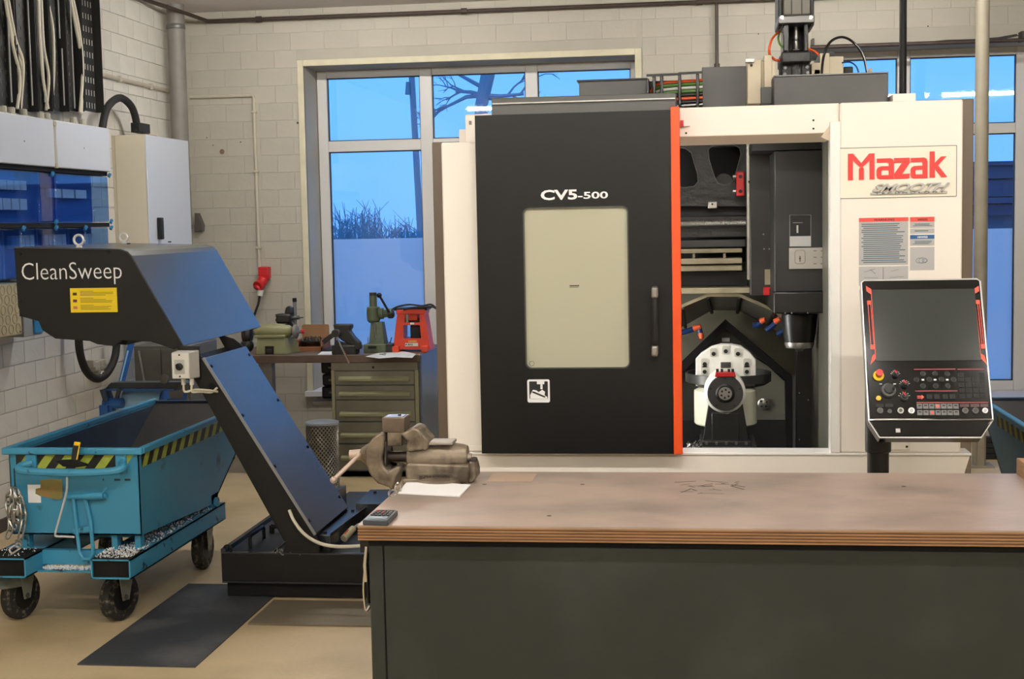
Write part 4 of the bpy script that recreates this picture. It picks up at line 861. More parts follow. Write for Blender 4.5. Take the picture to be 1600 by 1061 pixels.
# scraper hanging on the push bar
sc = thing('hand_scraper', 'black-bladed scraper with yellow handle lying on the push bar of the cart', 'tool', tuple(P(112, 728, Y=5.32)))
MB().prism(poly([(87,721),(95,719),(113,718),(135,725),(137,728),(115,731),(98,729)], 5.315), (0, .012, 0)).build('blade', 'black_matte', sc, .002)
MB().loft([P(111,720,Y=5.315), P(119,721,Y=5.315), P(119,721,Y=5.335), P(111,720,Y=5.335)], [P(114,695,Y=5.355), P(124,696,Y=5.355), P(124,696,Y=5.375), P(114,695,Y=5.375)]).build('grip', 'black', sc, .003)
for (a, b) in (((116,690),(126,691)),): MB().loft([P(115,696,Y=5.353), P(125,697,Y=5.353), P(125,697,Y=5.377), P(115,696,Y=5.377)], [P(*a,Y=5.358), P(*b,Y=5.358), P(*b,Y=5.38), P(*a,Y=5.38)]).build('grip_end', mat('grip_yellow', S(235,190,30), .45), sc, .002)
MB().tube([P(125,692,Y=5.352), P(120,718,Y=5.318)], .003, 6).build('grip_edge', 'grip_yellow', sc)
# chain hanging on the front left corner
chn = thing('steel_chain', 'bunched steel chain hanging on the left front corner of the cart', 'chain', tuple(P(22, 762, Y=5.36)))
mb = MB(); mb.tube([V((0,0,1))*.017+V((.007*s, 0, 0)) if False else V((.012*math.cos(a), 0, .013*(1 if math.sin(a) > 0 else -1)+.012*math.sin(a))) for a in [i*math.pi/6 for i in range(12)]], .0042, 6, True)
lm = mb.mesh('link', 'steel')
def chain_run(pts):
    sp2 = spline([P(*q[:2], Y=q[2]) for q in pts], 12); acc = 0; i = 0; last = None; k = 0
    dist = [0]
    for a, b in zip(sp2[:-1], sp2[1:]): dist.append(dist[-1]+(b-a).length)
    t = 0
    while t < dist[-1]-.042:
        def at_(d):
            for j in range(len(dist)-1):
                if dist[j+1] >= d: return sp2[j].lerp(sp2[j+1], (d-dist[j])/max(1e-6, dist[j+1]-dist[j]))
            return sp2[-1]
        a, b = at_(t), at_(t+.042); z = (b-a).normalized(); y = z.cross(V((.3,1,.1))).normalized(); x = y.cross(z)
        if k % 2: x, y = y, -x
        o = mkobj('link', lm, chn); o.matrix_local = Matrix.Translation((a+b)/2-chn.location) @ Matrix((x, y, z)).transposed().to_4x4(); t += .0345; k += 1
chain_run(((20,762,5.36),(12,775,5.355),(14,800,5.35),(18,822,5.345),(10,842,5.33)))
chain_run(((20,762,5.36),(21,780,5.35),(17,806,5.345),(22,826,5.345),(26,815,5.34),(25,790,5.34),(24,764,5.36)))
chain_run(((24,764,5.36),(31,778,5.35),(37,800,5.345),(35,828,5.335),(29,845,5.3)))
chain_run(((24,764,5.36),(29,785,5.35),(30,808,5.345),(24,800,5.34),(22,775,5.36)))
chain_run(((29,845,5.3),(28,856,5.26),(12,863,5.26)))
MB().bar(P(19,764,Y=5.395), P(25,764,Y=5.395), .02, .02).build('hook', 'cart_blue_frame', chn)
# ------------------------------------------------------------------ floor mats
m_ = P(120,1040,Z=0); tag(B(-2.275, -1.822, 4.83, 5.99, 0, .006).build('rubber_mat', mat('mat_dark', S(58,60,64), .55, c2=S(92,92,90), scale=3.5, cpos=(.5,.75), bump=.2, bscale=80)), 'dark rubber mat lying on the floor in front of the cart', 'mat')
tag(B(-1.80, -.9, 5.38, 5.735, 0, .008).build('floor_board', mat('board_taupe', S(112,102,84), .6, var=.1, scale=5)), 'thin taupe board on the floor before the conveyor tank', 'board')
# ------------------------------------------------------------------ pallet truck behind the cart
mat('truck_blue', S(38,95,165), .4); mat('truck_dark', S(52,58,66), .45); mat('truck_pale', S(165,208,236), .45)
pt = thing('lifting_truck', 'blue lifting truck with dark top bar behind the chip cart', 'truck', (-3.0, 7.6, 0))
Yt = 7.5
def tp(x, y, Y=Yt): return P(x, y, Y=Y)
MB().prism([tp(164,607), tp(173,598), tp(288,597), tp(278,607)], (0, .12, -.004)).build('top_bar', 'truck_dark', pt, .003)
MB().bar(tp(164,609), tp(280,609), .012, .01, (0,1,0)).build('bar_edge', 'truck_blue', pt)
for q in (((164,607),(170,626)), ((278,608),(290,598))): MB().bar(tp(*q[0]), tp(*q[1]), .12, .012, (1,0,0)).build('bar_side', 'truck_dark', pt)
MB().cyl(tp(166,630), tp(192,630), .03, n=16).build('axle_tube', 'truck_blue', pt); MB().cyl(tp(163,630), tp(168,630), .034, n=16).build('axle_cap', 'truck_blue', pt)
a = tp(166,632); MB().bar(a, V((a.x, a.y, 0)), .05, .08, (0,1,0)).build('leg', 'truck_blue', pt); MB().bar(tp(170,626), tp(172,645), .05, .05, (0,1,0)).build('bracket', 'truck_blue', pt)
MB().bar(tp(182,625), tp(187,606), .02, .02, (0,1,0)).build('strut', 'truck_dark', pt)
dr2 = MB().cyl(tp(196,630,7.62), tp(256,630,7.62), .075, n=28).build('drum', 'truck_pale', pt); MB().cyl(tp(256,630,7.62), tp(258,630,7.62), .077, n=28).build('drum_end', 'truck_blue', pt)
MB().cyl(tp(262,626), tp(290,626), .012, n=10).build('rod', 'truck_blue', pt); MB().bar(tp(287,627), tp(291,612), .02, .02, (0,1,0)).build('strut', 'truck_blue', pt); MB().cyl(tp(285,632), tp(286,632), .03, n=16).build('end_plate', 'grey_steel', pt)
a = tp(290,630); MB().bar(a, V((a.x, a.y, 0)), .05, .08, (0,1,0)).build('leg', 'truck_blue', pt)
MB().bar(P(190,598,Y=7.7), P(206,533,Y=7.85), .03, .02, (0,1,0)).build('drawbar', 'truck_blue', pt); MB().bar(P(188,598,Y=7.69), P(200,548,Y=7.8), .008, .008, (0,1,0)).build('drawbar_rod', 'truck_pale', pt)
p = P(257, 592, Y=7.48); MB().lathe(p, (0,-1,0), [(.027,0),(.027,.006),(.022,.008),(.009,.008),(.009,.012)], 20).build('reflector_disc', 'grey_steel', pt)
# grey cabinet in the corner
gc = thing('steel_locker', 'dark grey steel locker in the corner below the conveyor head', 'locker', (-3.3, 8.8, 0))
x0, x1, z0, z1 = rp(212, 540, 300, 700, 8.4); B(x0, x1, 8.4, 8.9, 0, z1).build('body', mat('locker_grey', S(96,95,88), .45, var=.15, scale=5), gc, .006)
xm = P(252, 580, Y=8.39).x; B(x0+.02, xm-.003, 8.39, 8.4, .05, z1-.02).build('door', 'locker_grey', gc, .003); B(xm+.003, x1-.02, 8.39, 8.4, .05, z1-.02).build('door', 'locker_grey', gc, .003)
MB().tube([P(217,548,Y=8.38), P(225,592,Y=8.38), P(228,640,Y=8.38)], .008, 8).build('edge_rod', 'steel', gc)
# ================================================================== ON THE LEFT WALL
def LY(px, py, X): return P(px, py, X=X).y
def LZ(px, py, X): return P(px, py, X=X).z
XT = -3.60
# perforated cable trays running up the wall
mat('tray_dark', S(26,26,24), .6, 0, var=.15, scale=10); mat('tray_flange', S(170,172,170), .35, .6)
def tray(label, pa, pb, slot, pitch_y, pitch_z, xo_=0.0):
    ya, yb = LY(pa, 90, XT), LY(pb, 90, XT); z0, z1 = LZ((pa+pb)/2, 172 if pa < 100 else 173, XT), ZC-.02
    t = thing('cable_tray', label, 'cable tray', (XT, (ya+yb)/2, z0), 'perforated cable trays on the left wall')
    mb = MB(); ny = max(2, round((yb-ya)/pitch_y)); nz = round((z1-z0)/pitch_z); dy = (yb-ya)/ny; dz = (z1-z0)/nz
    for i in range(ny):
        for j in range(nz):
            y, z = ya+i*dy, z0+j*dz; hy, hz_ = slot[0]/2, slot[1]/2; cy, cz = y+dy/2, z+dz/2
            o = [(y,z),(y+dy,z),(y+dy,z+dz),(y,z+dz)]; h = [(cy-hy,cz-hz_),(cy+hy,cz-hz_),(cy+hy,cz+hz_),(cy-hy,cz+hz_)]
            mb.add([(XT, *q) for q in o]+[(XT, *q) for q in h]+[(XT-.002, *q) for q in h], [(0,1,5,4),(1,2,6,5),(2,3,7,6),(3,0,4,7),(4,5,9,8),(5,6,10,9),(6,7,11,10),(7,4,8,11)])
    mb.build('perforated_plate', 'tray_dark', t, smooth=False)
    lb = MB()  # pale inserts paint the lit wall showing through the slots
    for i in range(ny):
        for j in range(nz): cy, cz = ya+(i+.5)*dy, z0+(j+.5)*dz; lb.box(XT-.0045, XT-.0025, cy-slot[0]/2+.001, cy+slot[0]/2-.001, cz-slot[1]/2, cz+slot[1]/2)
    tag(lb.build('painted_slot_light', mat('slot_lit_bright', S(205,205,195), .6) if pa > 100 else mat('slot_lit_faint', S(105,104,98), .6), t, smooth=False), None, None, None, 'stuff')
    for y in (ya, yb): B(XT-.002, XT+.05, y-.002, y+.002, z0, z1).build('flange', 'tray_dark', t)
    return t, z0, z1
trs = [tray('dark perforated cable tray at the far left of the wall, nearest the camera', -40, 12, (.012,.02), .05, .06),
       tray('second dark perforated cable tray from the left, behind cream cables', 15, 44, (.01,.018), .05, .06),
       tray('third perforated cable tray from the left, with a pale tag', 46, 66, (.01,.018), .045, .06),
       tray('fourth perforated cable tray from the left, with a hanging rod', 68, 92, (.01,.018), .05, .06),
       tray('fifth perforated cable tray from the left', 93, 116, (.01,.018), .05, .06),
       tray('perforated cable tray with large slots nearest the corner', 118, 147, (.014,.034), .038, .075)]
B(XT+.004, XT+.006, LY(44,20,XT), LY(53,20,XT), LZ(48,31,XT), LZ(48,3,XT)).build('paper_tag', mat('tag_cream', S(190,182,140), .7), trs[2][0])
rods = [((9,0),(20,160)),((42,0),(52,165)),((60,0),(73,160)),((106,0),(120,170)),((90,0),(94,60)),((94,75),(103,165))]
for i, (a, b) in enumerate(rods):
    pa, pb = P(*a, X=XT+.05), P(*b, X=XT+.05); pa.y = pb.y = (pa.y+pb.y)/2
    if i == 0 or True: MB().tube([pb, V((pb.x, pb.y, min(pa.z+(.3 if a[1] == 0 else 0), ZC-.02)))], .005, 6).build('rail_edge', 'tray_flange', trs[min(5, (0,1,2,4,3,3)[i])][0])
cabs = [((9,-10),(22,70),(34,110),(30,170)),((11,-10),(24,60),(36,100),(32,170)),((7,-10),(20,70),(31,120),(27,170)),((70,-10),(82,40),(84,110),(80,172)),((64,-10),(68,70),(76,120),(72,172)),((60,-10),(62,50),(67,120),(75,170)),((108,-10),(118,40),(128,100),(127,178)),((112,-10),(124,50),(129,110),(125,176))]
for i, c in enumerate(cabs):
    o = MB().tube(spline([P(*q, X=XT+.035+.008*(i % 3)) for q in c], 6), .009 if i < 6 else .010, 8).build('mains_cable', 'cream_cable')
    tag(o, 'cream mains cable running down the %s, %s of its bunch' % (('left tray' if i < 3 else 'middle tray' if i < 6 else 'right tray'), ('first', 'second', 'third')[i % 3]), 'cable', 'cream cables on the trays')
# distribution board
XD = -3.44
XL0 = XL; XL = XL+.004
db = thing('distribution_board', 'wall distribution board with white upper covers and blue transparent covers', 'switchboard', (-3.6, 7.6, 1.2))
yN, yF = LY(-60, 300, XD), LY(175, 300, XD); zt, zm, zl, zb_ = LZ(172,201,XD), LZ(176,272,XD), LZ(173,351,XD), LZ(24,437,XD); ym = LY(87, 230, XD)
mat('board_white', S(205,208,212), .35, spec=.6); mat('board_grey', S(150,152,150), .5); glass('blue_cover', (.48,.65,.88), .10); mat('latch_blue', S(40,120,170), .4); mat('breaker', S(200,205,215), .5); mat('board_back', S(130,155,195), .6)
for a, b in ((yN, ym-.012), (ym+.012, yF)): B(XL, XD, a, b, zm+.012, zt).build('upper_cover', 'board_white', db, .006)
B(XL, XD-.006, ym-.012, ym+.012, zm+.012, zt).build('divider', mat('board_cream', S(180,170,140), .5), db, .003)
for z in (zm+.02, zt-.02): B(XD-.006, XD+.004, ym-.016, ym+.016, z-.012, z+.012).build('divider_clip', 'board_cream', db, .002)
for y in ((yN+ym)/2+.15, (ym+yF)/2): B(XD, XD+.001, y-.003, y+.003, (zm+zt)/2-.004, (zm+zt)/2+.004).build('rivet', 'black', db)
B(XL, XD-.02, yN, yF-.01, zm-.012, zm+.012).build('gap_strip', 'black_matte', db)
def module(a, b, z0, z1, rows):
    B(XL, XD-.12, a, b, z0, z1).build('module_box', 'board_back', db)
    c = B(XD-.11, XD-.012, a+.004, b-.004, z0+.004, z1-.004).build('blue_cover', 'blue_cover', db, .006, label='transparent blue cover')
    for (zz, n, h) in rows:
        w_ = (b-a)*.72/n
        for i in range(n): y = a+(b-a)*.12+i*w_; B(XD-.12, XD-.09, y, y+w_*.86, z0+(z1-z0)*zz-h/2, z0+(z1-z0)*zz+h/2).build('breaker', 'breaker', db, .002)
module(yN, ym-.005, zl+.012, zm-.012, ((.72, 10, .05), (.36, 8, .06))); module(ym+.005, yF-.02, zl+.012, zm-.012, ((.6, 3, .05),))
B(XL, XD-.02, yN, yF-.01, zl-.012, zl+.012).build('gap_strip', 'black_matte', db)
ys = [LY(q, 380, XD) for q in (-60, 36, 88, 136, 174)]
for i in range(4): module(ys[i]+.004, ys[i+1]-.004, zb_, zl-.012, ((.75, 4, .05), (.45, 4, .05)) if i == 0 else ((.72, 5, .07),))
for q, X_ in ((82,272),(171,274),(88,347),(37,357),(88,356),(134,356),(174,346),(174,356)):
    c = P(q, X_, X=XD-.005); lt = MB().tube([c+V((0, .011*math.cos(a), .011*math.sin(a))) for a in [k*.7 for k in range(8)]], .005, 6).build('twist_latch', 'latch_blue' if q > 40 and q != 171 else 'latch_blue', db); MB().obox(c, (.006,0,0), (0,.014,.008), (0,-.003,.005)).build('latch_key', 'latch_blue', lt)
# lower knock-out box and small box
xk = XD-.04; y0, y1 = LY(-50, 480, xk), LY(33, 480, xk); z0, z1 = LZ(30,523,xk), LZ(30,441,xk)
kb = B(XL, xk, y0, y1, z0, z1).build('knockout_box', mat('knock_cream', S(190,178,140), .55, var=.06, scale=8), db, .006, label='cream cable box with round knock-outs')
for i in range(3):
    for j in range(5):
        c = V((xk, y1-.045-i*.075-(.03 if j % 2 else 0), z0+.035+j*(z1-z0-.07)/4)); MB().tube([c+V((.001, .024*math.cos(a*.449), .024*math.sin(a*.449))) for a in range(14)], .0025, 4, True).build('knockout', mat('knock_edge', S(160,148,110), .6), kb)
for zz in (z0+.015, z1-.015): MB().cyl((xk, y1-.02, zz), (xk+.002, y1-.02, zz), .006, n=8).build('screw', 'black', kb)
y0, y1 = LY(37, 512, xk-.06), LY(66, 512, xk-.06); z0, z1 = LZ(50,525,xk-.06), LZ(50,440,xk-.06)
B(XL, xk-.06, y0, y1, z0, z1).build('small_box', 'board_grey', db, .004); B(xk-.06, xk-.05, (y0+y1)/2, y1-.005, z0+.01, z1-.02).build('small_cover', 'latch_blue', db, .004)
# glands and terminals on top of the board
for q in ((4,166),(17,164),(36,172),(62,166),(72,170),(114,176),(128,180)):
    c = P(*q, X=XT+.03); c.z = zt; MB().lathe(c, (0,0,1), [(.03,0),(.03,.02),(.022,.022),(.022,.05),(.016,.055)], 10).build('cable_gland', mat('gland', S(180,176,160), .5), db)
B(XT-.06, XT+.07, yN, LY(146,195,XT+.07), zt, zt+.012).build('top_plate', mat('top_zinc', S(150,150,150), .4, .5), db)
XL = XL0
# black supply cable arching above the cabinet and hanging below the board
XC = -3.58
t = thing('supply_cable', 'thick black cable arching from the wall cabinet behind the switchboard', 'cable', tuple(P(187, 180, X=XC)))
MB().tube(spline([P(157,235,X=XC), P(160,200,X=XC), P(168,168,X=XC), P(187,153,X=XC), P(205,166,X=XC), P(213,190,X=XC), P(213,206,X=XC)], 7), .024, 12).build('cable', 'rubber', t)
B(XC-.03, XC+.03, LY(211,200,XC), LY(228,200,XC), LZ(220,208,XC), LZ(220,193,XC)).build('connector', 'black', t, .004)
t = thing('hanging_cable', 'thick black cable loop hanging on the wall below the switchboard', 'cable', tuple(P(152, 596, X=-3.6)))
MB().tube(spline([P(123,500,X=-3.6), P(124,545,X=-3.6), P(134,578,X=-3.6), P(151,592,X=-3.6), P(168,582,X=-3.6), P(180,556,X=-3.6), P(183,520,X=-3.6)], 7), .024, 12).build('cable', 'rubber', t)
c = P(161,588,X=-3.6); MB().tube([c+V((.0, .03*math.cos(a*.524), .03*math.sin(a*.524))) for a in range(12)], .004, 6, True).build('cable_tie', 'white_plastic', t)
so = thing('wall_sockets', 'cluster of small beige wall sockets inside the black cable loop', 'socket', tuple(P(157, 570, X=XL)))
for q in ((146,563,150,574),(149,566,158,579),(158,563,166,577)):
    a = P(q[0], q[1], X=XL+.05); b = P(q[2], q[3], X=XL+.05); B(XL, XL+.05, a.y, b.y, b.z, a.z).build('socket_body', 'gland', so, .004)
# white wall cabinet
yc = LY(180, 300, XL+.01); xf = P(232, 300, Y=yc).x; ye = LY(297, 300, xf); zt_ = P(232, 210, Y=yc).z
wc = thing('wall_cabinet', 'white sheet-metal wall cabinet beside the grey downpipe', 'cabinet', (XL+.1, (yc+ye)/2, 1.0))
B(XL, xf-.012, yc, ye, 1.0, zt_).build('body', mat('cab_cream', S(214,205,184), .45), wc, .004)
cdr = B(xf-.012, xf, yc-.002, ye, 1.0, zt_).build('door', mat('cab_white', S(205,210,218), .4), wc, .003)
p = P(247, 355, X=xf); B(xf, xf+.03, p.y-.02, p.y+.03, LZ(247,374,xf), LZ(247,340,xf)).build('handle', 'black', cdr, .005)
B(XL+.02, XL+.022, yc-.003, yc, 1.0, zt_).build('door_gap', 'board_cream', wc)
B(XL+.02, XL+.09, ye-.35, ye-.2, zt_, zt_+.03).build('wood_block', mat('block_wood', S(170,135,90), .6), wc)
# conduit on the left wall, downpipe, dark pipe, conduit on the back wall
a, b = P(145, 114, X=XL+.012), P(268, 143, X=XL+.012); a.z = b.z = (a.z+b.z)/2
cdt = thing('wall_conduit', 'slim grey conduit running along the left wall to the downpipe', 'conduit', tuple(a)); MB().tube([a, b], .014, 10).build('tube', 'conduit', cdt)
for k in (.3, .7): p = a.lerp(b, k); B(XL, XL+.03, p.y-.01, p.y+.01, p.z-.02, p.z+.02).build('clip', 'conduit', cdt, .003)
c = P(277, 100, Y=9.62); dp = thing('downpipe', 'thick grey vertical pipe in the room corner', 'pipe', (c.x, 9.62, 0))
MB().cyl((c.x, 9.62, 0), (c.x, 9.62, ZC), .061, n=24).build('pipe', 'grey_pipe', dp)
for z in (.5, 1.6, 3.0): MB().lathe((c.x, 9.62, z), (0,0,1), [(.064,0),(.066,.003),(.066,.03),(.064,.033)], 24).build('pipe_clamp', 'grey_steel', dp)
dpp = thing('iron_pipe', 'dark iron pipe running below the ceiling with a drop behind the machine', 'pipe', (-2.0, YB-.05, 3.0))
z_ = P(560, 24, Y=YB-.06).z
pts = [V((XL+.06, 5.0, z_+.05)), V((XL+.06, 9.3, z_+.05)), V((XL+.16, 9.5, z_+.02)), V((P(325,31,Y=YB-.06).x, YB-.06, z_)), V((P(1250,2,Y=YB-.06).x, YB-.06, z_)), V((XR-.05, YB-.06, z_))]
MB().tube(pts, .014, 10).build('pipe', 'dark_pipe', dpp)
for q in (404, 725, 1093): x = P(q, 20, Y=YB-.06).x; MB().cyl((x-.02, YB-.06, z_), (x+.02, YB-.06, z_), .022, n=12).build('clamp', 'dark_pipe', dpp); B(x-.006, x+.006, YB-.05, YB, z_-.006, z_+.006).build('clamp_stem', 'dark_pipe', dpp)
x = P(1120, 60, Y=YB-.06).x; MB().tube([(x, YB-.06, z_), (x, YB-.06, 2.3)], .012, 10).build('drop', 'dark_pipe', dpp); MB().cyl((x, YB-.06, P(1120,103,Y=YB-.06).z-.01), (x, YB-.06, P(1120,103,Y=YB-.06).z+.015), .02, n=12).build('joint', 'dark_pipe', dpp)
sd = thing('socket_conduit', 'painted conduit bending down the back wall to the red socket', 'conduit', tuple(P(400, 250, Y=YB)))
a = P(297, 150, Y=YB-.015); b = P(396, 149, Y=YB-.015); a.z = b.z; c = P(410, 418, Y=YB-.015)
MB().tube([a, b+V((-.02,0,0)), b+V((-.005,0,-.005)), V((b.x, b.y, b.z-.02)), V((b.x, b.y, c.z))], .011, 8).build('tube', 'conduit', sd)
for y in (175, 268, 387): z = P(403, y, Y=YB).z; B(b.x-.02, b.x+.02, YB-.03, YB, z-.008, z+.008).build('clip', 'conduit', sd, .003)
rs = thing('red_socket', 'red industrial socket with plug on the cream back wall', 'socket', tuple(P(408, 440, Y=YB)))
x0, x1, z0, z1 = rp(403, 417, 419, 437, YB-.08); B(x0, x1, YB-.08, YB, z0, z1).build('socket_body', 'red_plastic', rs, .008)
MB().cyl(P(412,436,Y=YB-.09), P(402,452,Y=YB-.13), .04, .034, 16).build('plug', 'red_plastic', rs); MB().cyl(P(406,444,Y=YB-.12), P(402,447,Y=YB-.15), .036, n=16).build('plug_cap', 'red_plastic', rs)
MB().cyl(P(407,453,Y=YB-.12), P(406,462,Y=YB-.12), .024, .02, 12).build('plug_collar', 'white_plastic', rs)
MB().tube(spline([P(406,460,Y=YB-.12), P(404,474,Y=YB-.12), P(399,488,Y=YB-.12), P(392,510,Y=YB-.12), P(385,560,Y=YB-.12)], 5), .009, 8).build('plug_cable', 'rubber', rs)
B(*rp(417, 425, 422, 437, YB-.03)[:2], YB-.03, YB, *rp(417, 425, 422, 437, YB-.03)[2:]).build('back_plate', 'white_plastic', rs)
wbk = MB().prism(poly([(304,333),(308,333),(316,352),(315,361),(304,362)], YB-.06), (0, .06, 0)).build('wall_bracket', mat('brk', S(82,78,72), .6)); tag(wbk, 'small dark wedge-shaped bracket on the back wall beside the cabinet', 'bracket')
# ================================================================== REAR WORKBENCH
mat('green_paint', S(126,122,107), .45, var=.10, scale=6); mat('green_frame', S(142,141,108), .45); mat('bench_top', S(92,76,64), .5, var=.2, scale=8); mat('side_steel', S(98,108,122), .35, .3, var=.1, scale=3)
mat('machine_green', S(132,132,94), .42, var=.12, scale=14); mat('green_dark', S(84,94,70), .45, var=.2, scale=16); mat('old_black', S(46,44,42), .45, .2, var=.3, scale=20)
Yb0, Yb1, zB = 8.66, 9.40, .787
wbn = thing('rear_workbench', 'old green workbench with drawer unit under the left window', 'workbench', (-2.3, 9.0, 0))
xb0_, xb1_ = -3.0, P(655, 560, Y=Yb0).x
B(xb0_, xb1_+.004, Yb0, Yb1, zB-.05, zB).build('worktop', 'bench_top', wbn, .004)
xa = P(521, 640, Y=Yb0+.02).x
MB().box(xa, xb1_, Yb0+.03, Yb1-.05, 0, zB-.05).build('cabinet_body', 'side_steel', wbn, .003)
for q in ((519, 524), (649, 655)): a, b = P(q[0], 640, Y=Yb0+.01).x, P(q[1], 640, Y=Yb0+.01).x; B(a, b, Yb0+.01, Yb0+.04, .0, P(590,579,Y=Yb0).z).build('cabinet_edge', 'green_frame', wbn, .002)
x0, x1 = P(524, 640, Y=Yb0+.01).x, P(649, 640, Y=Yb0+.01).x
B(x0-.02, x1+.02, Yb0+.012, Yb0+.04, P(590,579,Y=Yb0).z, zB-.05).build('cabinet_header', 'green_paint', wbn, .002)
p = P(583, 574, Y=Yb0+.01); MB().cyl(p, p+V((0,.01,0)), .008, n=10).build('lock', 'black', wbn)
for (ya, yb, hy) in ((580,601.5,593),(603,624.5,616),(626,658.5,648),(660.5,693,681),(695.5,735,717)):
    z1, z0 = P(590, ya, Y=Yb0).z, P(590, yb, Y=Yb0).z; d = B(x0+.003, x1-.003, Yb0+.014, Yb0+.035, z0, z1).build('drawer', 'green_paint', wbn, .002)
    zh = P(590, hy, Y=Yb0).z; MB().prism([(x0+.03, Yb0+.014, zh+.02), (x0+.03, Yb0-.012, zh+.006), (x0+.03, Yb0-.012, zh-.010), (x0+.03, Yb0+.0, zh-.012), (x0+.03, Yb0+.014, zh+.004)], (x1-x0-.06, 0, 0)).build('handle', 'green_frame', d, .002)
B(x0, x1, Yb0+.03, Yb0+.06, 0, P(590,737,Y=Yb0).z).build('plinth', 'green_frame', wbn, .002)
B(xb1_, xb1_+.012, Yb0+.01, Yb1, .03, zB-.004).build('side_panel', 'side_steel', wbn, .003)
lx = P(415, 590, Y=Yb0+.05).x; B(lx-.045, lx+.045, Yb0+.05, Yb0+.12, 0, zB-.05).build('leg', 'grey_pipe', wbn, .004); B(lx-.5, lx-.44, Yb1-.12, Yb1-.05, 0, zB-.05).build('leg', 'grey_pipe', wbn, .004)
B(P(488,632,Y=Yb0+.1).x, xa, Yb0+.1, Yb1-.1, P(500,634,Y=Yb0+.1).z, P(500,627,Y=Yb0+.1).z).build('lower_shelf', 'grey_pipe', wbn, .003)
# items on and under the lower shelf
zs = P(500,627,Y=Yb0+.1).z
t = thing('black_toolbox', 'stacked black cases standing on the bench shelf', 'case', tuple(V((P(512,600,Y=9).x, 9.0, zs))))
x0, x1 = P(502,600,Y=8.9).x, xa-.006; zz = zs
for i in range(4): h = .082; o = B(x0+.006*(i % 2), x1, 8.9, 9.2, zz, zz+h-.004).build('case', 'black', t, .012); B(x0+.05, x1-.05, 8.895, 8.9, zz+h*.4, zz+h*.55).build('case_latch', 'grey_steel', o); zz += h
t = thing('grey_box', 'low grey box lying on the floor under the bench shelf', 'box', tuple(V((P(505,655,Y=8.9).x, 8.95, 0))))
x0 = P(488,650,Y=8.9).x; B(x0, xa-.01, 8.85, 9.2, 0, .2).build('body', 'grey_pipe', t, .01); B(x0-.006, xa-.006, 8.845, 9.21, .2, .225).build('lid', 'locker_grey', t, .006)
# wire mesh bin
cb = P(504, 700, Y=8.3); mbn = thing('mesh_bin', 'wire mesh waste bin with pale round lid in front of the drawers', 'bin', (cb.x, 8.3, 0))
rB = .098; hB = P(504, 660, Y=8.3).z; mb = MB()
for s in (-1, 1):
    for i in range(26):
        a0 = i*2*math.pi/26; mb.tube([V((cb.x+rB*math.cos(a0+s*k*.45), 8.3+rB*math.sin(a0+s*k*.45), hB*k/8)) for k in range(9)], .0028, 4)
tag(mb.build('mesh_wires', 'steel', mbn), None, None, None, 'stuff')
MB().cyl((cb.x, 8.3, .005), (cb.x, 8.3, hB-.01), rB*.9, n=28).build('liner', mat('liner', S(70,78,72), .5, var=.4, scale=25), mbn)
MB().lathe((cb.x, 8.3, hB-.012), (0,0,1), [(rB,0),(rB+.006,.004),(rB+.006,.016),(rB-.006,.02),(.001,.021)], 32).build('lid', mat('lid_pale', S(170,180,195), .35, .4), mbn); MB().lathe((cb.x, 8.3, 0), (0,0,1), [(rB,0),(rB+.004,.004),(rB,.02)], 28).build('foot_ring', 'steel', mbn)
# ------------------------------------------------------------------ machines on the rear bench
Yg = 8.78
def on(px, Y): return (P(px, 550, Y=Y).x, Y, zB)
gr = thing('bench_grinder', 'olive green bench grinder on a tapered pedestal on the rear bench', 'grinder', on(430, Yg))
zf = P(428, 528, Y=Yg-.02).z
MB().loft([V((P(399,556,Y=Yg-.05).x, Yg-.05, zB)), V((P(446,556,Y=Yg-.05).x, Yg-.05, zB)), V((P(458,552,Y=Yg-.05).x+.0, Yg+.13, zB)), V((P(401,552,Y=Yg).x, Yg+.13, zB))], [V((P(402,530,Y=Yg-.03).x, Yg-.03, zf)), V((P(445,530,Y=Yg-.03).x, Yg-.03, zf)), V((P(452,530,Y=Yg-.03).x, Yg+.1, zf)), V((P(405,530,Y=Yg-.03).x, Yg+.1, zf))]).build('pedestal', 'machine_green', gr, .004)
x0, x1 = P(400,530,Y=Yg).x, P(448,530,Y=Yg).x; B(x0, x1, Yg-.04, Yg+.11, zf, zf+.018).build('pedestal_flange', 'machine_green', gr, .004)
x0, x1, z0, z1 = rp(414, 541, 427, 555, Yg-.06); B(x0, x1, Yg-.06, Yg-.04, z0, z1).build('switch', 'black', gr, .003); B(x0+.01, x1-.01, Yg-.066, Yg-.06, z0+.015, z1-.02).build('switch_button', 'old_black', gr, .003)
c = P(405, 518, Y=Yg+.03); e = P(462, 520, Y=Yg+.03)
MB().lathe(V((c.x, Yg+.03, c.z)), (1,0,0), [(.03,-.03),(.045,-.012),(.048,.0),(.05,.05),(.05,.14),(.044,.155),(.04,.2),(.032,.215),(.02,.222)], 24).build('motor', 'machine_green', gr)
MB().lathe(V((e.x-.004, Yg+.03, c.z-.003)), (1,0,0), [(.02,-.01),(.045,-.006),(.045,.012),(.03,.02),(.012,.022),(.012,.04)], 24).build('grinding_wheel', 'grey_pipe', gr); p = P(471,518,Y=Yg+.0); MB().cyl(p, p+V((.02,0,0)), .014, n=12).build('wheel_nut', 'red_plastic', gr)
MB().lathe(P(388,522,Y=Yg+.03), (1,0,0), [(.02,-.04),(.055,-.03),(.06,0),(.05,.02),(.02,.03)], 20).build('wheel_guard', 'old_black', gr); p = P(386,540,Y=Yg+.02); MB().sphere(p, .045, 12).build('guard_cover', 'old_black', gr)
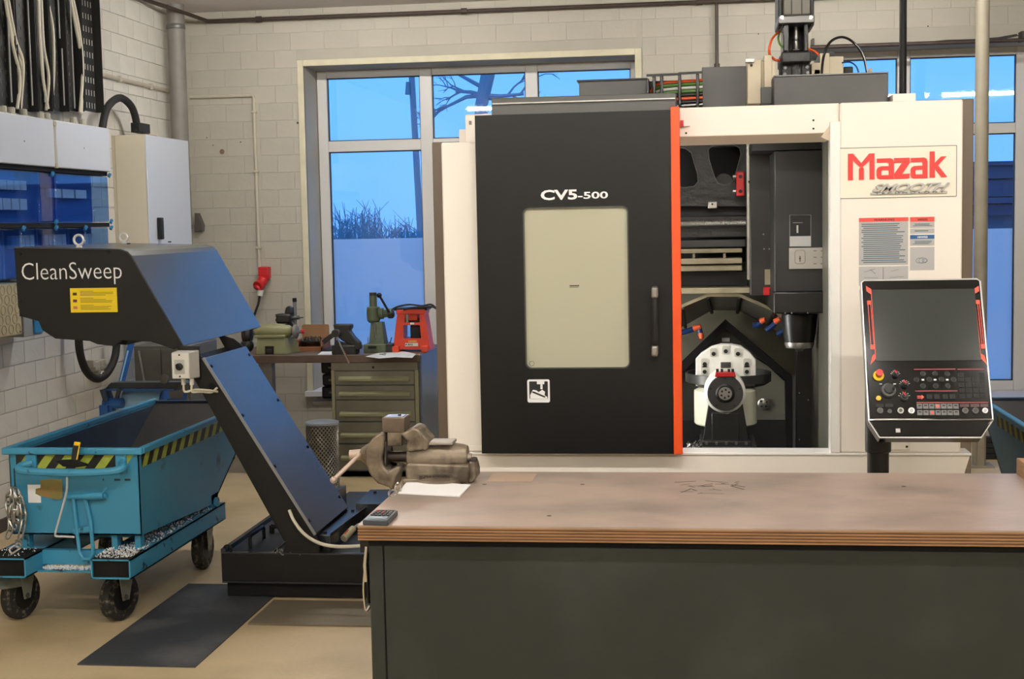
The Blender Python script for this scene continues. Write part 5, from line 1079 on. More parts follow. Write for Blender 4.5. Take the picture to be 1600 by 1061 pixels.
# black dividing head behind the grinder
dv = thing('drill_attachment', 'small black drill head with upright silver rod behind the grinder', 'tool', on(450, 9.1))
x0, x1, z0, z1 = rp(434, 490, 456, 505, 9.05); B(x0, x1, 9.0, 9.12, z0, z1).build('head', 'old_black', dv, .012)
MB().prism(poly([(444,490),(446,481),(450,478),(454,481),(457,492)], 9.03), (0, .06, 0)).build('bracket', 'old_black', dv, .006)
for yy in (493, 500): x0, x1, z0, z1 = rp(430, yy-2, 436, yy+2, 9.02); B(x0, x1, 9.02, 9.08, z0, z1).build('lug', 'old_black', dv, .004)
MB().cyl(P(453,497,Y=9.05), P(468,496,Y=9.05), .013, n=12).build('sleeve', 'grey_steel', dv); MB().cyl(P(468,496.5,Y=9.05), P(474,496,Y=9.05), .004, n=8).build('tip', 'old_black', dv)
a, b = P(463,552,Y=9.06), P(463,467,Y=9.06); b.x = a.x; a.z = zB; MB().cyl(a, b, .012, n=12).build('rod', 'steel', dv); MB().cyl(b-V((0,0,.02)), b+V((0,0,.006)), .014, n=12).build('rod_cap', 'black', dv)
MB().loft([P(446,504,Y=9.03),P(456,504,Y=9.03),P(456,504,Y=9.1),P(446,504,Y=9.1)], [P(455,512,Y=9.03),P(461,510,Y=9.03),P(461,510,Y=9.1),P(455,512,Y=9.1)]).build('arm', 'old_black', dv)
a = P(450,506,Y=9.06); MB().bar(V((a.x, 9.06, zB)), a, .03, .03, (0,1,0)).build('stand', 'old_black', dv)
# open wooden box of bits
wbx = thing('bit_box', 'open wooden box of drill bits on the rear bench', 'box', on(490, 9.0)); mat('box_wood', S(140,92,60), .6, var=.15, scale=9, stretch=(1,1,6)); mat('box_lid', S(150,112,78), .6, var=.1, scale=6)
x0, x1 = P(463,545,Y=8.92).x, P(504,545,Y=8.92).x; zt_ = P(480,531,Y=8.92).z
B(x0, x1, 8.92, 8.935, zB+.004, zB+.03).build('front_board', 'box_wood', wbx, .002); B(x0, x1, 8.92, 9.12, zB, zB+.008).build('bottom', 'box_wood', wbx)
B(x1-.012, x1, 8.92, 9.12, zB, zt_).build('side_board', 'box_wood', wbx); B(x0, x0+.012, 8.92, 9.12, zB, zt_).build('side_board', 'box_wood', wbx); B(x0, x1, 9.108, 9.12, zB, zt_).build('back_board', 'box_wood', wbx); B(x0+.012, x1-.012, 8.95, 9.1, zt_-.02, zt_-.012).build('bit_tray', 'black_matte', wbx)
MB().prism([(p_[0], 9.13, p_[1]) for p_ in rrect(*rp(472, 507, 514, 535, 9.13), .012)], (0, .012, 0)).build('lid', 'box_lid', wbx)
r_ = random.Random(6); mb = MB()
for i in range(26): p = V((x0+.02+(x1-x0-.04)*i/25, r_.uniform(8.95,9.08), zt_-.014)); mb.cyl(p, p+V((r_.uniform(-.008,.008), 0, r_.uniform(.012,.03))), .006, n=6)
tag(mb.build('bits', 'chrome', wbx), None, None, None, 'stuff')
# black bench vice
bv = thing('bench_vice', 'small black bench vice with silver handle at the front of the rear bench', 'vice', on(538, 8.72)); Yv = 8.72
MB().prism(poly([(520,507),(548,507),(548,513),(545,517),(552,527),(561,536),(562,546),(552,549),(548,540),(535,533),(524,524)], Yv-.04), (0, .08, 0)).build('body', 'old_black', bv, .008)
MB().loft(poly([(521,552),(556,552),(556,556),(521,556)], Yv-.05), poly([(523,530),(552,538),(556,552),(521,552)], Yv-.03)).build('base', 'old_black', bv, .004); x0, x1 = P(521,550,Y=Yv).x, P(558,550,Y=Yv).x; B(x0, x1, Yv-.05, Yv+.08, zB, zB+.06).build('foot', 'old_black', bv, .008)
MB().cyl(P(524,521,Y=Yv-.09), P(528,521,Y=Yv), .026, .03, 16).build('spindle_head', 'grey_steel', bv); c = P(524,521,Y=Yv-.092); MB().lathe(c, (0,-1,0), [(.022,0),(.022,.012),(.01,.013)], 16).build('spindle_ring', 'old_black', bv)
MB().tube([P(526,526,Y=Yv-.09), P(546,568,Y=Yv-.13)], .007, 8).build('handle', 'chrome', bv); MB().bar(P(505,535,Y=Yv), P(522,522,Y=Yv), .03, .018, (0,1,0)).build('jaw_lever', 'old_black', bv)
# green column press
cp_ = thing('column_press', 'green column arbor press with black ball lever on the rear bench', 'press', on(590, 8.85)); Yp = 8.85
x0, x1, z0, z1 = rp(568, 538, 602, 550, Yp-.07); B(x0, x1, Yp-.07, Yp+.12, zB, z1).build('base', 'green_dark', cp_, .006); B(P(596,543,Y=Yp-.08).x, P(612,543,Y=Yp-.08).x, Yp-.05, Yp+.05, zB, z1).build('base_block', 'old_black', cp_, .006); x0, x1, z0, z1 = rp(575, 541, 588, 545, Yp-.074); B(x0, x1, Yp-.074, Yp-.07, z0, z1).build('base_slot', 'black', cp_)
MB().loft([V(q) for q in ((P(579,538,Y=Yp).x,Yp-.05,P(579,538,Y=Yp).z),(P(604,538,Y=Yp).x,Yp-.05,P(579,538,Y=Yp).z),(P(604,538,Y=Yp).x,Yp+.06,P(579,538,Y=Yp).z),(P(579,538,Y=Yp).x,Yp+.06,P(579,538,Y=Yp).z))], [V(q) for q in ((P(581,503,Y=Yp).x,Yp-.035,P(581,503,Y=Yp).z),(P(599,503,Y=Yp).x,Yp-.035,P(581,503,Y=Yp).z),(P(599,503,Y=Yp).x,Yp+.04,P(581,503,Y=Yp).z),(P(581,503,Y=Yp).x,Yp+.04,P(581,503,Y=Yp).z))]).build('stand', 'green_dark', cp_, .006)
c = P(584, 503, Y=Yp); MB().lathe(c, (0,0,1), [(.03,-.005),(.042,.01),(.045,.06),(.042,.095),(.03,.10)], 24).build('housing', 'green_dark', cp_); h = P(584,457,Y=Yp).z-c.z; MB().cyl(c+V((0,0,.09)), c+V((0,0,h-.02)), .024, n=20).build('column', 'green_dark', cp_); MB().cyl(c+V((0,0,h-.025)), c+V((0,0,h)), .0235, n=20).build('column_cap', 'old_black', cp_)
a = P(592,490,Y=Yp-.01); MB().lathe(a, (1,0,0), [(.032,0),(.036,.012),(.036,.03),(.026,.034),(.024,.06),(.032,.062),(.032,.085),(.012,.09)], 20).build('pinion_housing', 'green_dark', cp_); MB().lathe(P(606,491,Y=Yp-.015), (.9,0,.1), [(.022,0),(.03,.01),(.03,.03),(.02,.04)], 16).build('lever_hub', 'old_black', cp_)
MB().tube([P(608,488,Y=Yp-.04), P(594,464,Y=Yp-.06)], .008, 8).build('lever', 'black', cp_); MB().sphere(P(592.5,461.5,Y=Yp-.06), .017).build('lever_ball', 'black_gloss', cp_); a = P(585,505,Y=Yp-.045); b = P(587,528,Y=Yp-.05); MB().cyl(a, b, .006, n=8).build('ram', 'steel', cp_)
MB().tube([P(575,540,Y=Yp+.0), P(575,527,Y=Yp)], .003, 6).build('pin', 'steel', cp_); MB().tube([P(609,537,Y=Yp), P(612,527,Y=Yp)], .003, 6).build('pin', 'black', cp_)
# red machine
mat('machine_red', S(222,72,45), .4, var=.06, scale=10); Yr = 8.85
rm = thing('red_machine', 'orange-red portable sheet cutting machine with open frame on the rear bench', 'machine', on(640, Yr))
plate(XZ([(614,546),(621,488),(663,488),(672,546)], Yr), [XZ([(630,529),(630,508),(656,508),(658,529)], Yr), XZ([(632,504),(633,490),(655,490),(656,504)], Yr)], Yr, .14).build('frame', 'machine_red', rm, .004)
x0, x1, z0, z1 = rp(619, 484, 664, 491, Yr-.01); B(x0, x1, Yr-.015, Yr+.15, z0, z1).build('top_block', 'machine_red', rm, .005); x0, x1, z0, z1 = rp(616, 481, 668, 485, Yr+.02); B(x0, x1, Yr-.0, Yr+.16, z0, z1).build('top_plate', 'old_black', rm, .003)
for q in ((613,541,623,548),(658,541,668,548)): x0, x1, z0, z1 = rp(*q, Yr-.04); B(x0, x1, Yr-.05, Yr+.2, zB, z1).build('foot', 'machine_red', rm, .003)
x0, x1, z0, z1 = rp(636, 489, 652, 501, Yr+.02); B(x0, x1, Yr+.03, Yr+.1, z0, z1).build('motor_block', 'machine_red', rm, .004); x0, x1, z0, z1 = rp(634, 489, 638, 504, Yr+.02); B(x0, x1, Yr+.02, Yr+.05, z0, z1).build('guide_bar', 'steel', rm); x0, x1, z0, z1 = rp(632, 497, 656, 504, Yr+.06); B(x0, x1, Yr+.06, Yr+.1, z0, z1).build('dark_bar', 'old_black', rm)  # last bar is plain dark, across the upper opening
x0, x1, z0, z1 = rp(641, 508, 657, 529, Yr+.05); B(x0, x1, Yr+.05, Yr+.13, z0, z1).build('motor', 'black', rm, .006); x0, x1, z0, z1 = rp(641, 504, 647, 507, Yr-.002); B(x0, x1, Yr-.004, Yr, z0, z1).build('badge', 'white_print', rm)
x0, x1, z0, z1 = rp(633, 536, 653, 541, Yr-.002); lb = B(x0, x1, Yr-.003, Yr, z0, z1).build('name_label', 'white_print', rm); text('lettering', 'KEG', (x0+.003,Yr-.0035,z0+.005), (x0+(x1-x0)*.6,Yr-.0035,z0+.005), (x0+.003,Yr-.0035,z1-.004), 'black_print', lb, fat=.03); x0, x1, z0, z1 = rp(638, 532, 651, 535, Yr-.002); B(x0, x1, Yr-.003, Yr, z0, z1).build('type_label', mat('label_orange', S(225,165,80), .5), rm)
MB().tube(spline([P(612,484,Y=Yr), P(622,479,Y=Yr), P(640,476,Y=Yr), P(660,478,Y=Yr), P(674,476,Y=Yr), P(686,486,Y=Yr+.1), P(700,500,Y=Yr+.1)], 5), .006, 8).build('power_cable', 'rubber', rm)
MB().tube(spline([P(630,484,Y=Yr-.02), P(645,481,Y=Yr-.02), P(662,480,Y=Yr-.02), P(678,480,Y=Yr), P(690,492,Y=Yr+.1)], 5), .006, 8).build('power_cable', 'rubber', rm)
# papers
def sheet(name, pts, z, m, label, t=.001):
    o = MB().prism([P(*q, Z=z+t) for q in pts], (0, 0, -t)).build(name, m); return tag(o, label, 'paper')
sheet('newspaper', [(571,557),(604,548),(632,549),(650,553),(644,559),(618,558),(592,560)], zB, mat('news', S(205,208,212), .7, var=.15, scale=40), 'spread sheet of paper under the red machine on the rear bench')
sheet('cloth_sheet', [(496,554),(507,547),(520,547),(521,554)], zB, 'paper', 'small white paper beside the black bench vice')
p = P(598,554,Z=zB+.003); t = thing('wire_ring', 'small loose wire ring lying on the paper of the rear bench', 'wire', tuple(p)); MB().tube([p+V((.02*math.cos(a*.524), .03*math.sin(a*.524), .003+.003*math.sin(a))) for a in range(12)], .002, 5, True).build('ring', 'grey_steel', t)
# ================================================================== FRONT COUNTER
ct = thing('front_counter', 'long work counter with plywood top and dark green front panel', 'workbench', (.3, 3.5, 0))
zT = .90; xc0 = P(558, 821, Z=zT).x; yc0, yc1 = 3.176, 3.89; xc1 = P(1585,738,Z=.9).x+.02
mat('ply_top', S(168,149,136), .42, c2=S(134,121,111), scale=3.5, cpos=(.4,.72), bump=.05, bscale=30, stretch=(1,1.4,1))
mat('ply_light', S(150,112,76), .6, var=.25, scale=12, stretch=(.4,1,8)); mat('ply_dark', S(104,75,50), .6, var=.25, scale=12)
mat('panel_green', S(42,46,43), .55, spec=.35, c2=S(57,62,59), scale=3.2, cpos=(.5,.78))
B(xc0, xc1, yc0, yc1, zT-.004, zT).build('top_face', 'ply_top', ct)
n_ = 9; h_ = .032/n_
for i in range(n_): e = .0012*(i % 2); B(xc0+e, xc1, yc0+e, yc1-e, zT-.004-(i+1)*h_, zT-.004-i*h_).build('ply_layer', 'ply_light' if i % 2 == 0 else 'ply_dark', ct)
B(xc0+.02, xc1, yc0+.02, yc1-.02, zT-.052, zT-.036).build('apron', 'black_matte', ct)
xp = P(600, 900, Y=yc0+.015).x
B(xp+.002, xc1, yc0+.015, yc0+.035, .0, zT-.052).build('front_panel', 'panel_green', ct, .002); B(xc0+.022, xp-.002, yc0+.015, yc0+.035, 0, zT-.052).build('corner_panel', 'panel_green', ct, .002)
B(xc0+.022, xc0+.042, yc0+.035, yc1-.03, 0, zT-.052).build('side_panel', 'panel_green', ct); B(xp-.002, xp+.002, yc0+.018, yc0+.03, 0, zT-.052).build('panel_joint', 'black_matte', ct)
# worn patch on top and upstand at the right end
B(P(764,748,Z=zT).x, P(834,748,Z=zT).x, 3.74, 3.86, zT, zT+.0006).build('worn_patch', mat('patch', S(176,152,132), .5, var=.1, scale=10), ct)
mb = MB(); r_ = random.Random(12)
for i in range(26): p = P(r_.uniform(1070,1160), r_.uniform(752,772), Z=zT); a = r_.uniform(-1.2,1.2); mb.obox(p, V((math.cos(a),math.sin(a),0))*r_.uniform(.006,.03), V((-math.sin(a),math.cos(a),0))*r_.uniform(.0008,.003), (0,0,.0003))
tag(mb.build('scratch', mat('scratch', S(86,76,66), .6), ct, smooth=False), None, None, None, 'stuff')
for q in ((858,806),(1412,760),(757,757),(910,757)): p = P(*q, Z=zT); MB().cyl(p, p+V((0,0,.0006)), .006, n=10).build('stain', 'scratch', ct)
a = P(1585,738,Z=zT); B(a.x, a.x+.02, 3.25, 3.885, zT, P(1590,716,Y=3.88).z).build('end_board', 'ply_light', ct, .002)
# ------------------------------------------------------------------ big vice at the left end
mat('vice_iron', S(134,122,105), .45, .4, c2=S(78,68,56), cpos=(.42,.64), scale=16, bump=.25, bscale=60); mat('vice_dark', S(60,52,46), .45, .4, var=.3, scale=25); mat('vice_worn', S(170,160,148), .4, .5, var=.15, scale=18)
Yv = 3.74; vc = thing('large_vice', 'large worn cast-iron vice gripping a square block at the counter corner', 'vice', (P(680,755,Y=Yv).x, Yv, zT))
def vp_(pts, Y0, Y1, m, name, bev=.004): return prism_px(pts, Y0, Y1).build(name, m, vc, bev)
vp_([(633,733),(634,752),(731,756),(733,727),(636,724)], Yv-.045, Yv+.045, 'vice_iron', 'fixed_base', .006)
MB().lathe((P(690,755,Y=Yv).x, Yv, zT), (0,0,1), [(.075,0),(.075,.012),(.05,.02)], 24).build('swivel_base', 'vice_iron', vc)
B(xc0+.0, P(700,755,Y=Yv).x, Yv-.05, Yv+.05, zT, zT+.015).build('foot_plate', 'vice_iron', vc, .004)
a, b = P(638,713,Y=Yv), P(731,716,Y=Yv); b.z = a.z
MB().lathe(V((a.x, Yv, a.z)), (1,0,0), [(.03,0),(.038,.004),(.04,.06),(.038,.13),(.034,.155),(.03,.165),(.012,.167)], 24).build('slide_barrel', 'vice_iron', vc); p = V((b.x-.001, Yv-.006, a.z)); MB().cyl(p, p+V((.012,0,0)), .010, n=12).build('barrel_nut', 'vice_worn', vc)
vp_([(624,678),(632,676),(644,668),(654,671),(658,677),(662,690),(661,703),(638,706),(633,700),(637,690)], Yv-.05, Yv+.05, 'vice_iron', 'fixed_jaw', .006); vp_([(643,668),(650,668),(671,690),(668,702),(662,704)], Yv-.045, Yv+.045, 'vice_iron', 'jaw_rib', .004)
x0, x1, z0, z1 = rp(669, 690, 708, 697, Yv-.03); B(x0, x1, Yv-.04, Yv+.03, z0+.004, z1).build('jaw_plate', 'vice_worn', vc, .002)
vp_([(600,677),(593,677),(583,684),(575,694),(569,706),(571,725),(578,742),(590,756),(607,762),(612,768),(616,760),(618,745),(626,733),(622,728),(606,737),(598,728),(596,715),(599,700)], Yv-.05, Yv+.05, 'vice_iron', 'moving_jaw', .008); vp_([(599,690),(604,690),(603,740),(618,742),(617,748),(598,742)], Yv-.035, Yv+.035, 'vice_dark', 'jaw_throat', .004)
MB().cyl(P(597,713.5,Y=Yv), P(639,713,Y=Yv), .0145, n=16).build('screw', 'vice_dark', vc); MB().cyl(P(602,714,Y=Yv), P(638,725,Y=Yv+.01), .008, n=8).build('guide_bar', 'vice_iron', vc)
MB().cyl(P(547,711,Y=Yv), P(566,710,Y=Yv), .0135, .015, 16).build('screw_boss', mat('boss_pink', S(190,170,155), .4, .4), vc); MB().lathe(P(564,710,Y=Yv), (1,0,0), [(.015,0),(.021,.006),(.03,.02),(.03,.026)], 20).build('boss_collar', 'vice_iron', vc)
a, b = P(556,716,Y=Yv-.03), P(521,750,Y=Yv-.09); MB().tube([a+(a-b)*.12, a, b], .006, 10).build('handle', 'boss_pink', vc); MB().sphere(b, .0095).build('handle_ball', 'boss_pink', vc); MB().sphere(a+(a-b)*.12, .0085).build('handle_ball', 'boss_pink', vc)
vp_([(733,721),(742,723),(745,735),(745,746),(737,755),(731,755)], Yv-.03, Yv+.03, 'vice_iron', 'rear_bracket', .004); vp_([(734,717),(742,718),(744,732),(735,735)], Yv-.02, Yv+.025, 'vice_dark', 'rear_cover', .003)
c0 = rp(651, 740, 711, 753, Yv-.046); o = plate(rrect(*c0, .012), [rrect(c0[0]+.003, c0[1]-.003, c0[2]+.003, c0[3]-.003, .010)], Yv-.048, .004).build('cast_border', 'vice_iron', vc); text('cast_lettering', 'ROMLEBEL', (c0[0]+.008,Yv-.0462,c0[2]+.006), (c0[1]-.008,Yv-.0462,c0[2]+.006), (c0[0]+.008,Yv-.0462,c0[3]-.006), 'vice_dark', vc, ext=.002, fat=.02)
sq = thing('clamped_block', 'bright square steel block clamped upright in the vice jaws', 'block', tuple(P(618,700,Y=Yv)))
x0, x1, z0, z1 = rp(597, 653, 632, 676, Yv-.03); bl = B(x0, x1, Yv-.03, Yv+.045, z0, z1).build('block', mat('block_steel', S(104,90,78), .42, .4, var=.25, scale=25), sq, .002); x2, x3, z2, z3 = rp(605, 677, 628, 697, Yv-.028); B(x2, x3, Yv-.028, Yv+.04, z2, z1-.002).build('shank', 'vice_iron', sq, .002)
B(x0+.008, x1-.008, Yv-.02, Yv+.035, z1, z1+.0015).build('top_recess', mat('recess', S(165,165,170), .3, .6), bl); p = V((x1-.02, Yv+.005, z1+.0015)); MB().cyl(p, p+V((0,0,.004)), .005, n=10).build('screw', mat('screw_dark', S(60,60,90), .4, .5), bl)
# ------------------------------------------------------------------ loose things on the counter
pp3 = MB(); pts = [P(622,770,Z=zT+.004), P(718,775,Z=zT+.004), P(735,757,Z=zT+.006), P(637,751,Z=zT+.006)]
pp3.prism([p+V((0,0,0)) for p in pts], (0,0,-.003)); tag(pp3.build('paper_sheet', 'paper'), 'white folded paper lying in front of the vice', 'paper')
cl = thing('calculator', 'dark pocket calculator at the left front corner of the counter', 'calculator', tuple(P(595,807,Z=zT)))
q = [P(*k, Z=zT+.014) for k in ((566,812),(606,813),(622,797),(588,796))]
MB().loft([p+V((0,0,-.014)) for p in q], q).build('body', mat('calc_grey', S(58,66,74), .4), cl, .003)
def cq(u, v, z=.0142): return (q[0].lerp(q[1], u)).lerp(q[3].lerp(q[2], u), v)+V((0,0,z-.014))
MB().prism([cq(.1,.1), cq(.9,.1), cq(.9,.32), cq(.1,.32)], (0,0,.0006)).build('display', mat('calc_lcd', S(120,135,145), .25), cl)
for i in range(5):
    for j in range(4): u, v = .1+i*.165, .40+j*.14; MB().prism([cq(u,v), cq(u+.12,v), cq(u+.12,v+.09), cq(u,v+.09)], (0,0,.002)).build('key', mat('key_red', S(150,50,45), .5) if (i == 2 and j == 2) or (i == 0 and j == 3) else 'black', cl)
# spring clip beside the paper
kc = thing('wire_clip', 'small bright wire clip at the counter edge beside the paper', 'clip', tuple(P(615,772,Z=zT)))
c = P(622,763,Z=zT+.012); MB().tube([c+V((.008*math.cos(a*.524), .004*math.sin(a*.524), .014*math.sin(a*.524))) for a in range(12)], .0028, 6, True).build('ring', 'chrome', kc); c = P(613,771,Z=zT+.008); MB().tube([c+V((.008*math.cos(a*.524), .006*math.cos(a*.524), .009*math.sin(a*.524))) for a in range(12)], .0028, 6, True).build('ring', 'chrome', kc)
# tools hanging on the left end
hk = thing('hanging_hooks', 'dark chain and steel hooks hanging on the left end of the counter', 'hook', (xc0-.01, yc0+.06, .8))
for dx, dy, z0, m in ((-.004,.05,.70,'black'),(-.012,.09,.72,'grey_steel'),(-.002,.02,.76,'chrome')): MB().tube([(xc0+.018+dx, yc0+dy, zT-.055), (xc0+.012+dx, yc0+dy, .80), (xc0+.014+dx, yc0+dy, z0)], .0045, 6).build('hook_bar', m, hk)
MB().tube(spline([(xc0+.01, yc0+.03, .80), (xc0+.004, yc0+.03, .74), (xc0+.008, yc0+.03, .69), (xc0+.018, yc0+.03, .70)], 5), .004, 6).build('hook', 'chrome', hk)
B(xc0+.0, xc0+.022, yc0+.02, yc0+.12, zT-.07, zT-.04).build('hook_rail', 'black', hk)
# ================================================================== CONTROL PENDANT
Yt_, Yb_ = 4.3, 4.1
TL, TR, BL_, BR_ = P(1347,440,Y=Yt_), P(1530,434,Y=Yt_), P(1357,655,Y=Yb_), P(1552,655,Y=Yb_)
TL.z = TR.z = (TL.z+TR.z)/2; BL_.z = BR_.z = (BL_.z+BR_.z)/2; xa_, xb_ = (TL.x+BL_.x)/2, (TR.x+BR_.x)/2
TL.x = BL_.x = xa_; TR.x = BR_.x = xb_
ux = V((1,0,0)); uy = (TL-BL_).normalized(); un = ux.cross(uy)          # un points to the camera side
if un.y > 0: un = -un
PWd, PHt = xb_-xa_, (TL-BL_).length
pdn = thing('control_pendant', 'black control pendant with large grey screen on a post before the machine', 'control panel', (xa_+PWd/2, 4.35, 0))
def W_(u, v, d=0.0): return BL_+ux*(u*PWd)+uy*(v*PHt)+un*d
def px2(x, y):
    p = PN(x, y, BL_, un)-BL_; return p.dot(ux)/PWd, p.dot(uy)/PHt
def ppoly(name, pts, d0, d1, m, parent=None, bev=0.0, uv=False):
    p = [W_(*(q if uv else px2(*q)), d0) for q in pts]; return MB().prism(p, un*(d1-d0)).build(name, m, parent or pdn, bev)
def pbx(name, x0, y0, x1, y1, d0, d1, m, parent=None, bev=0.0):
    (u0, v0), (u1, v1) = px2((x0+x1)/2-(x1-x0)/2, (y0+y1)/2), px2(x1, (y0+y1)/2); _, va = px2((x0+x1)/2, y1); _, vb = px2((x0+x1)/2, y0)
    return ppoly(name, [(u0,va),(u1,va),(u1,vb),(u0,vb)], d0, d1, m, parent, bev, uv=True)
mat('pendant_black', S(9,9,9), .14, spec=.4); mat('screen_grey', S(52,56,54), .16, spec=.35); mat('pendant_line', S(150,60,62), .5); mat('led_red', S(240,85,65), .35)
ol = [(-.0,-.0),(1,-.0),(1,.985),(.975,1),(.025,1),(0,.985)]
hs = ppoly('housing', ol, -.06, 0, 'pendant_black', None, .003, uv=True)
# lower lip, chamfered
lp = [px2(1357,655), px2(1372,680), px2(1530,680), px2(1552,655)]
lp = [(0,0),(.08,-.115),(.9,-.115),(1,0)]
ppoly('lower_lip', lp, -.06, -.006, 'pendant_black', None, .003, uv=True)
# chrome edge
ring = [(0,0),(1,0),(1,.985),(.975,1),(.025,1),(0,.985)]
MB().tube([W_(u, v, -.004) for u, v in ring], .0042, 8, True).build('chrome_edge', 'zinc', pdn); MB().tube([W_(u, v, -.012) for u, v in ((0,0),(.08,-.115),(.9,-.115),(1,0))], .0036, 8).build('chrome_edge', 'zinc', pdn)
pbx('screen', 1365, 452, 1528, 564, 0, .002, 'screen_grey', None, .001)
for sgn in (0, 1):
    s1 = [(1353,447),(1361,452),(1361,460),(1354,455)] if not sgn else [(1529,447),(1521,452),(1522,460),(1530,455)]
    s2 = [(1360,570),(1368,561),(1368,552),(1363,556)] if not sgn else [(1542,570),(1533,561),(1532,552),(1538,556)]
    if not sgn: lines = [((1361,453),(1368,560)),((1356,472),(1361,545)),((1360,472),(1366,545))]; dots = [(1355,470,1361,476),(1360,539,1366,546)]
    else: lines = [((1522,453),(1533,560)),((1527,472),(1535,545)),((1530,471),(1538,545))]; dots = [(1525,469,1531,475),(1533,538,1539,545)]
    ppoly('light_bar', s1, 0, .0015, 'led_red'); ppoly('light_bar', s2, 0, .0015, 'led_red')
    for a, b in lines: MB().bar(W_(*px2(*a), .001), W_(*px2(*b), .001), .0016, .0016, un).build('light_line', 'led_red', pdn)
    for d in dots: pbx('light_dot', *d, 0, .0015, 'led_red')
def pc(name, x, y, r, d0, d1, m, parent=None, r1=None, n=20):
    c = W_(*px2(x, y), d0); return MB().cyl(c, c+un*(d1-d0), r, r1, n).build(name, m, parent or pdn)
es = pc('emergency_stop', 1372.5, 588, .0155, 0, .006, 'yellow'); pc('stop_button', 1373, 586.5, .0098, .006, .024, 'red_plastic', es, .0105)
def dial(x, y, r, cap, ptr='red_plastic', ticks=7):
    k = pc('dial', x, y, r, 0, .012, 'cover_grey' if r > .011 else 'old_black', None, r*.92); c = W_(*px2(x, y), .012)
    pc('dial_cap', x, y, r*.66, .012, .02, 'black', k); MB().obox(c+un*.01+uy*r*.3-ux*r*.25, (uy-ux*.8)*r*.45, (uy*.8+ux)*.0014, un*.002).build('pointer', ptr, k)
    for i in range(ticks):
        a = math.radians(20+140*i/(ticks-1)); p = W_(*px2(x, y), .0003)+(ux*math.cos(a)+uy*math.sin(a))*r*1.35; MB().obox(p, (ux*math.cos(a)+uy*math.sin(a))*.0022, (uy*math.cos(a)-ux*math.sin(a))*.0006, un*.0003).build('dial_mark', 'white_print', k)
dial(1399, 586, .009, 1); dial(1413.5, 602, .0105, 1); dial(1413, 621, .0115, 1, ticks=6); hw = pc('handwheel', 1388, 611, .0215, 0, .012, 'cover_grey', None, .02); pc('handwheel_disc', 1388.5, 610, .0145, .012, .02, 'black', hw); pc('handwheel_knob', 1395, 611, .004, .02, .03, 'black_gloss', hw)
for q in ((1376,600),(1398,600)): pbx('mark', q[0]-2, q[1]-.6, q[0]+2, q[1]+.6, 0, .0005, 'white_print')
pc('yellow_button', 1372.5, 623, .0072, 0, .006, mat('button_yellow', S(230,180,40), .35))
for (x, y, r, m) in ((1375,642,.0088,'cover_grey'),(1390,643,.0062,'tray_grey'),(1407,642,.0088,'steel'),(1424,642,.0088,'zinc'),(1508,642,.0088,'cover_grey'),(1524,642,.0088,'cover_grey'),(1539,642,.0078,'zinc')):
    b_ = pc('push_button', x, y, r, 0, .005, m); pc('button_cap', x, y, r*.6, .005, .007, 'label_grey' if m == 'zinc' else 'tray_grey', b_)
for x0, x1, y in ((1428,1493,577),(1496,1538,577),(1430,1496,611),(1432,1544,629)): pbx('red_line', x0, y-.7, x1, y+.7, 0, .0006, 'pendant_line')
mat('key_dark', S(16,16,17), .4, spec=.25); mat('ind_grey', S(50,50,50), .5)
for (x, y) in ((1442,584),(1461,584),(1480,584),(1432,593.5),(1452,593),(1471,593),(1490,593),(1442,603),(1462,603),(1481,603)): k = pc('jog_key', x, y, .0078, 0, .002, 'cover_grey', None, .0072, 18); pc('jog_key_cap', x, y, .0064, .002, .0032, 'key_dark', k)
for x in (1442, 1461, 1480): pbx('jog_mark', x-2, 592.3, x+2, 594.6, 0, .0008, 'white_print')
ppoly('key_symbol', [(1433,618.6),(1440,618.6),(1440,617),(1444,620.5),(1440,624),(1440,622.4),(1433,622.4),(1433,621.2),(1440,621),(1440,620),(1433,619.8)], 0, .0008, 'led_red')
for x in (1452, 1464, 1477, 1488): pbx('function_key', x-4.5, 616, x+4.5, 624, 0, .0015, 'key_dark', None, .0008)
for i in range(4):
    for j in range(5):
        if j == 0 and 0 < i < 3: continue
        x = 1501+i*11+j*.6; y = 584.5+j*8.6+(1.5 if j == 0 else 0); k = pbx('numeric_key', x-4.2, y-3.2, x+4.2, y+3.2, 0, .0016, 'ind_grey', None, .0006); pbx('numeric_key_cap', x-3.6, y-2.6, x+3.6, y+2.6, .0016, .0024, 'key_dark', k)
mat('soft_grey', S(104,104,104), .5)
for r0, (y0, y1) in enumerate(((631,639),(641,649))):
    for i in range(7):
        x = 1432+r0*.6+i*9.45; red = (r0 == 0 and i == 3) or (r0 == 1 and i == 2); pbx('soft_key', x+.4, y0, x+9, y1, 0, .0018, 'soft_grey', None, .0006); pbx('soft_key_mark', x+2.5, y0+2, x+7, y0+(6 if red else 4), .0018, .0022, 'led_red' if red else 'black_print')
for x0, x1 in ((1368,1381),(1383,1396),(1500,1514),(1516,1530),(1532,1544)): pbx('indicator', x0, 631, x1, 636, 0, .0008, mat('ind_dark', S(60,22,24), .3) if x0 > 1490 else 'key_dark')
pbx('name_strip', 1366, 654.5, 1437, 656, 0, .0008, 'steel'); pbx('port_cover', 1400, 669, 1407, 675, -.006, -.003, 'label_grey')
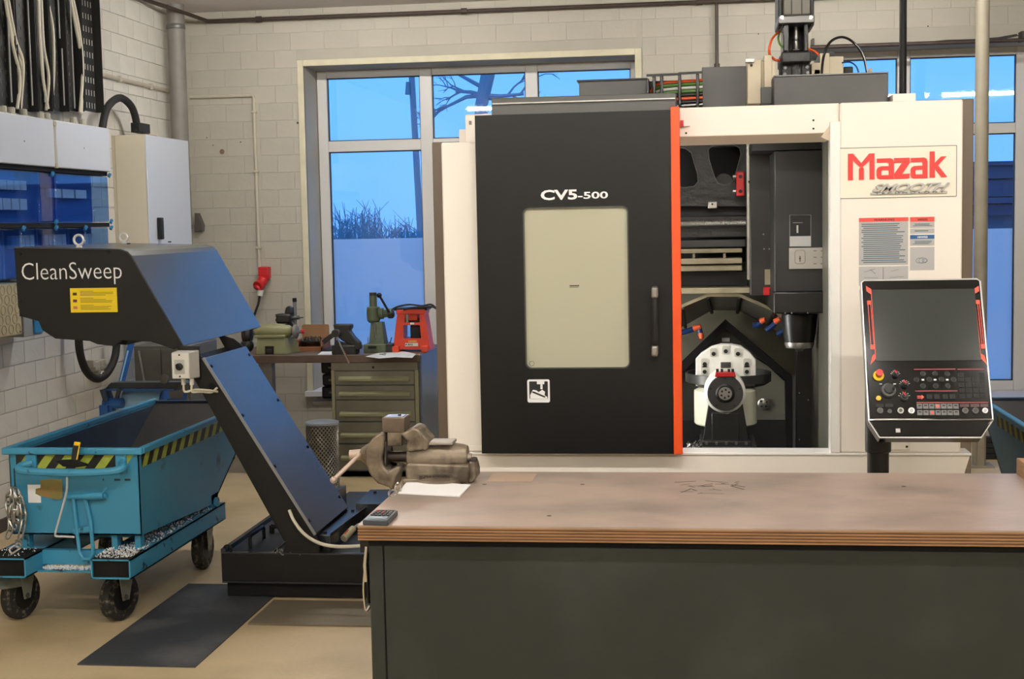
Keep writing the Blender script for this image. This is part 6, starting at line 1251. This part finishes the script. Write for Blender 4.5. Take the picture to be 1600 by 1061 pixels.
# post
c = P(1372, 700, Y=4.32); zt_ = P(1372, 660, Y=4.32).z
MB().cyl((c.x, 4.32, P(1372,706,Y=4.32).z), (c.x, 4.32, zt_+.12), .0385, n=28).build('post_sleeve', 'black', pdn, .004); MB().cyl((c.x, 4.32, .012), (c.x, 4.32, P(1372,706,Y=4.32).z), .032, n=28).build('post', 'black', pdn); MB().cyl((c.x, 4.32, 0), (c.x, 4.32, .014), .12, n=28).build('post_foot', 'black', pdn)
a = W_(.15, .35, -.06); MB().bar((c.x, 4.32, zt_+.06), (xa_+PWd*.45, 4.32, zt_+.06), .05, .05).build('arm', 'black', pdn); MB().bar((xa_+PWd*.45, 4.32, zt_+.06), tuple(W_(.45,.35,-.05)), .07, .07, (0,1,.3)).build('arm', 'black', pdn)
# ================================================================== RIGHT SIDE
c = P(1533, 300, Y=9.15); sp3 = thing('steel_post', 'tall beige round post standing right of the machining centre', 'post', (c.x, 9.15, 0))
MB().cyl((c.x, 9.15, 0), (c.x, 9.15, ZC), .042, n=24).build('pipe', 'beige_pipe', sp3); B(c.x-.08, c.x+.08, 9.07, 9.23, 0, .012).build('foot_plate', 'beige_pipe', sp3); MB().box(c.x-.02, c.x+.02, 9.09, 9.12, .012, .6).build('stiffener', 'beige_pipe', sp3)
c = P(1411, 60, Y=8.0); bp_ = thing('black_pipe', 'black vertical pipe rising to the ceiling behind the machining centre', 'pipe', (c.x, 8.0, 0)); MB().cyl((c.x, 8.0, 0), (c.x, 8.0, ZC), .02, n=16).build('pipe', 'black', bp_); MB().cyl((c.x, 8.0, 3.1), (c.x, 8.0, ZC), .035, n=16).build('collar', 'black', bp_)
a, b = P(1266,74,Y=YB-.1), P(1400,65,Y=YB-.1); b.z = a.z; rb_ = thing('roller_bar', 'dark horizontal bar across the top of the right window', 'bar', tuple(a)); MB().cyl(a, V((3.8, a.y, a.z)), .014, n=12).build('bar', 'dark_pipe', rb_)
for x in (a.x+.02, 2.2, 3.7): B(x-.008, x+.008, YB-.1, YB+.0, a.z-.008, a.z+.06).build('bar_bracket', 'dark_pipe', rb_)
# dark profiles stacked on the floor behind the second cart
for i in range(4):
    z = .02+i*.036; o = B(1.86, 2.6, 9.40+.01*i, 9.47+.01*i, z-.02, z+.014).build('steel_profile', 'black', None, .003); tag(o, 'black steel profile on the floor by the post, %s of the stack' % ('lowest', 'second', 'third', 'topmost')[i], 'profile', 'black profiles stacked on the floor')
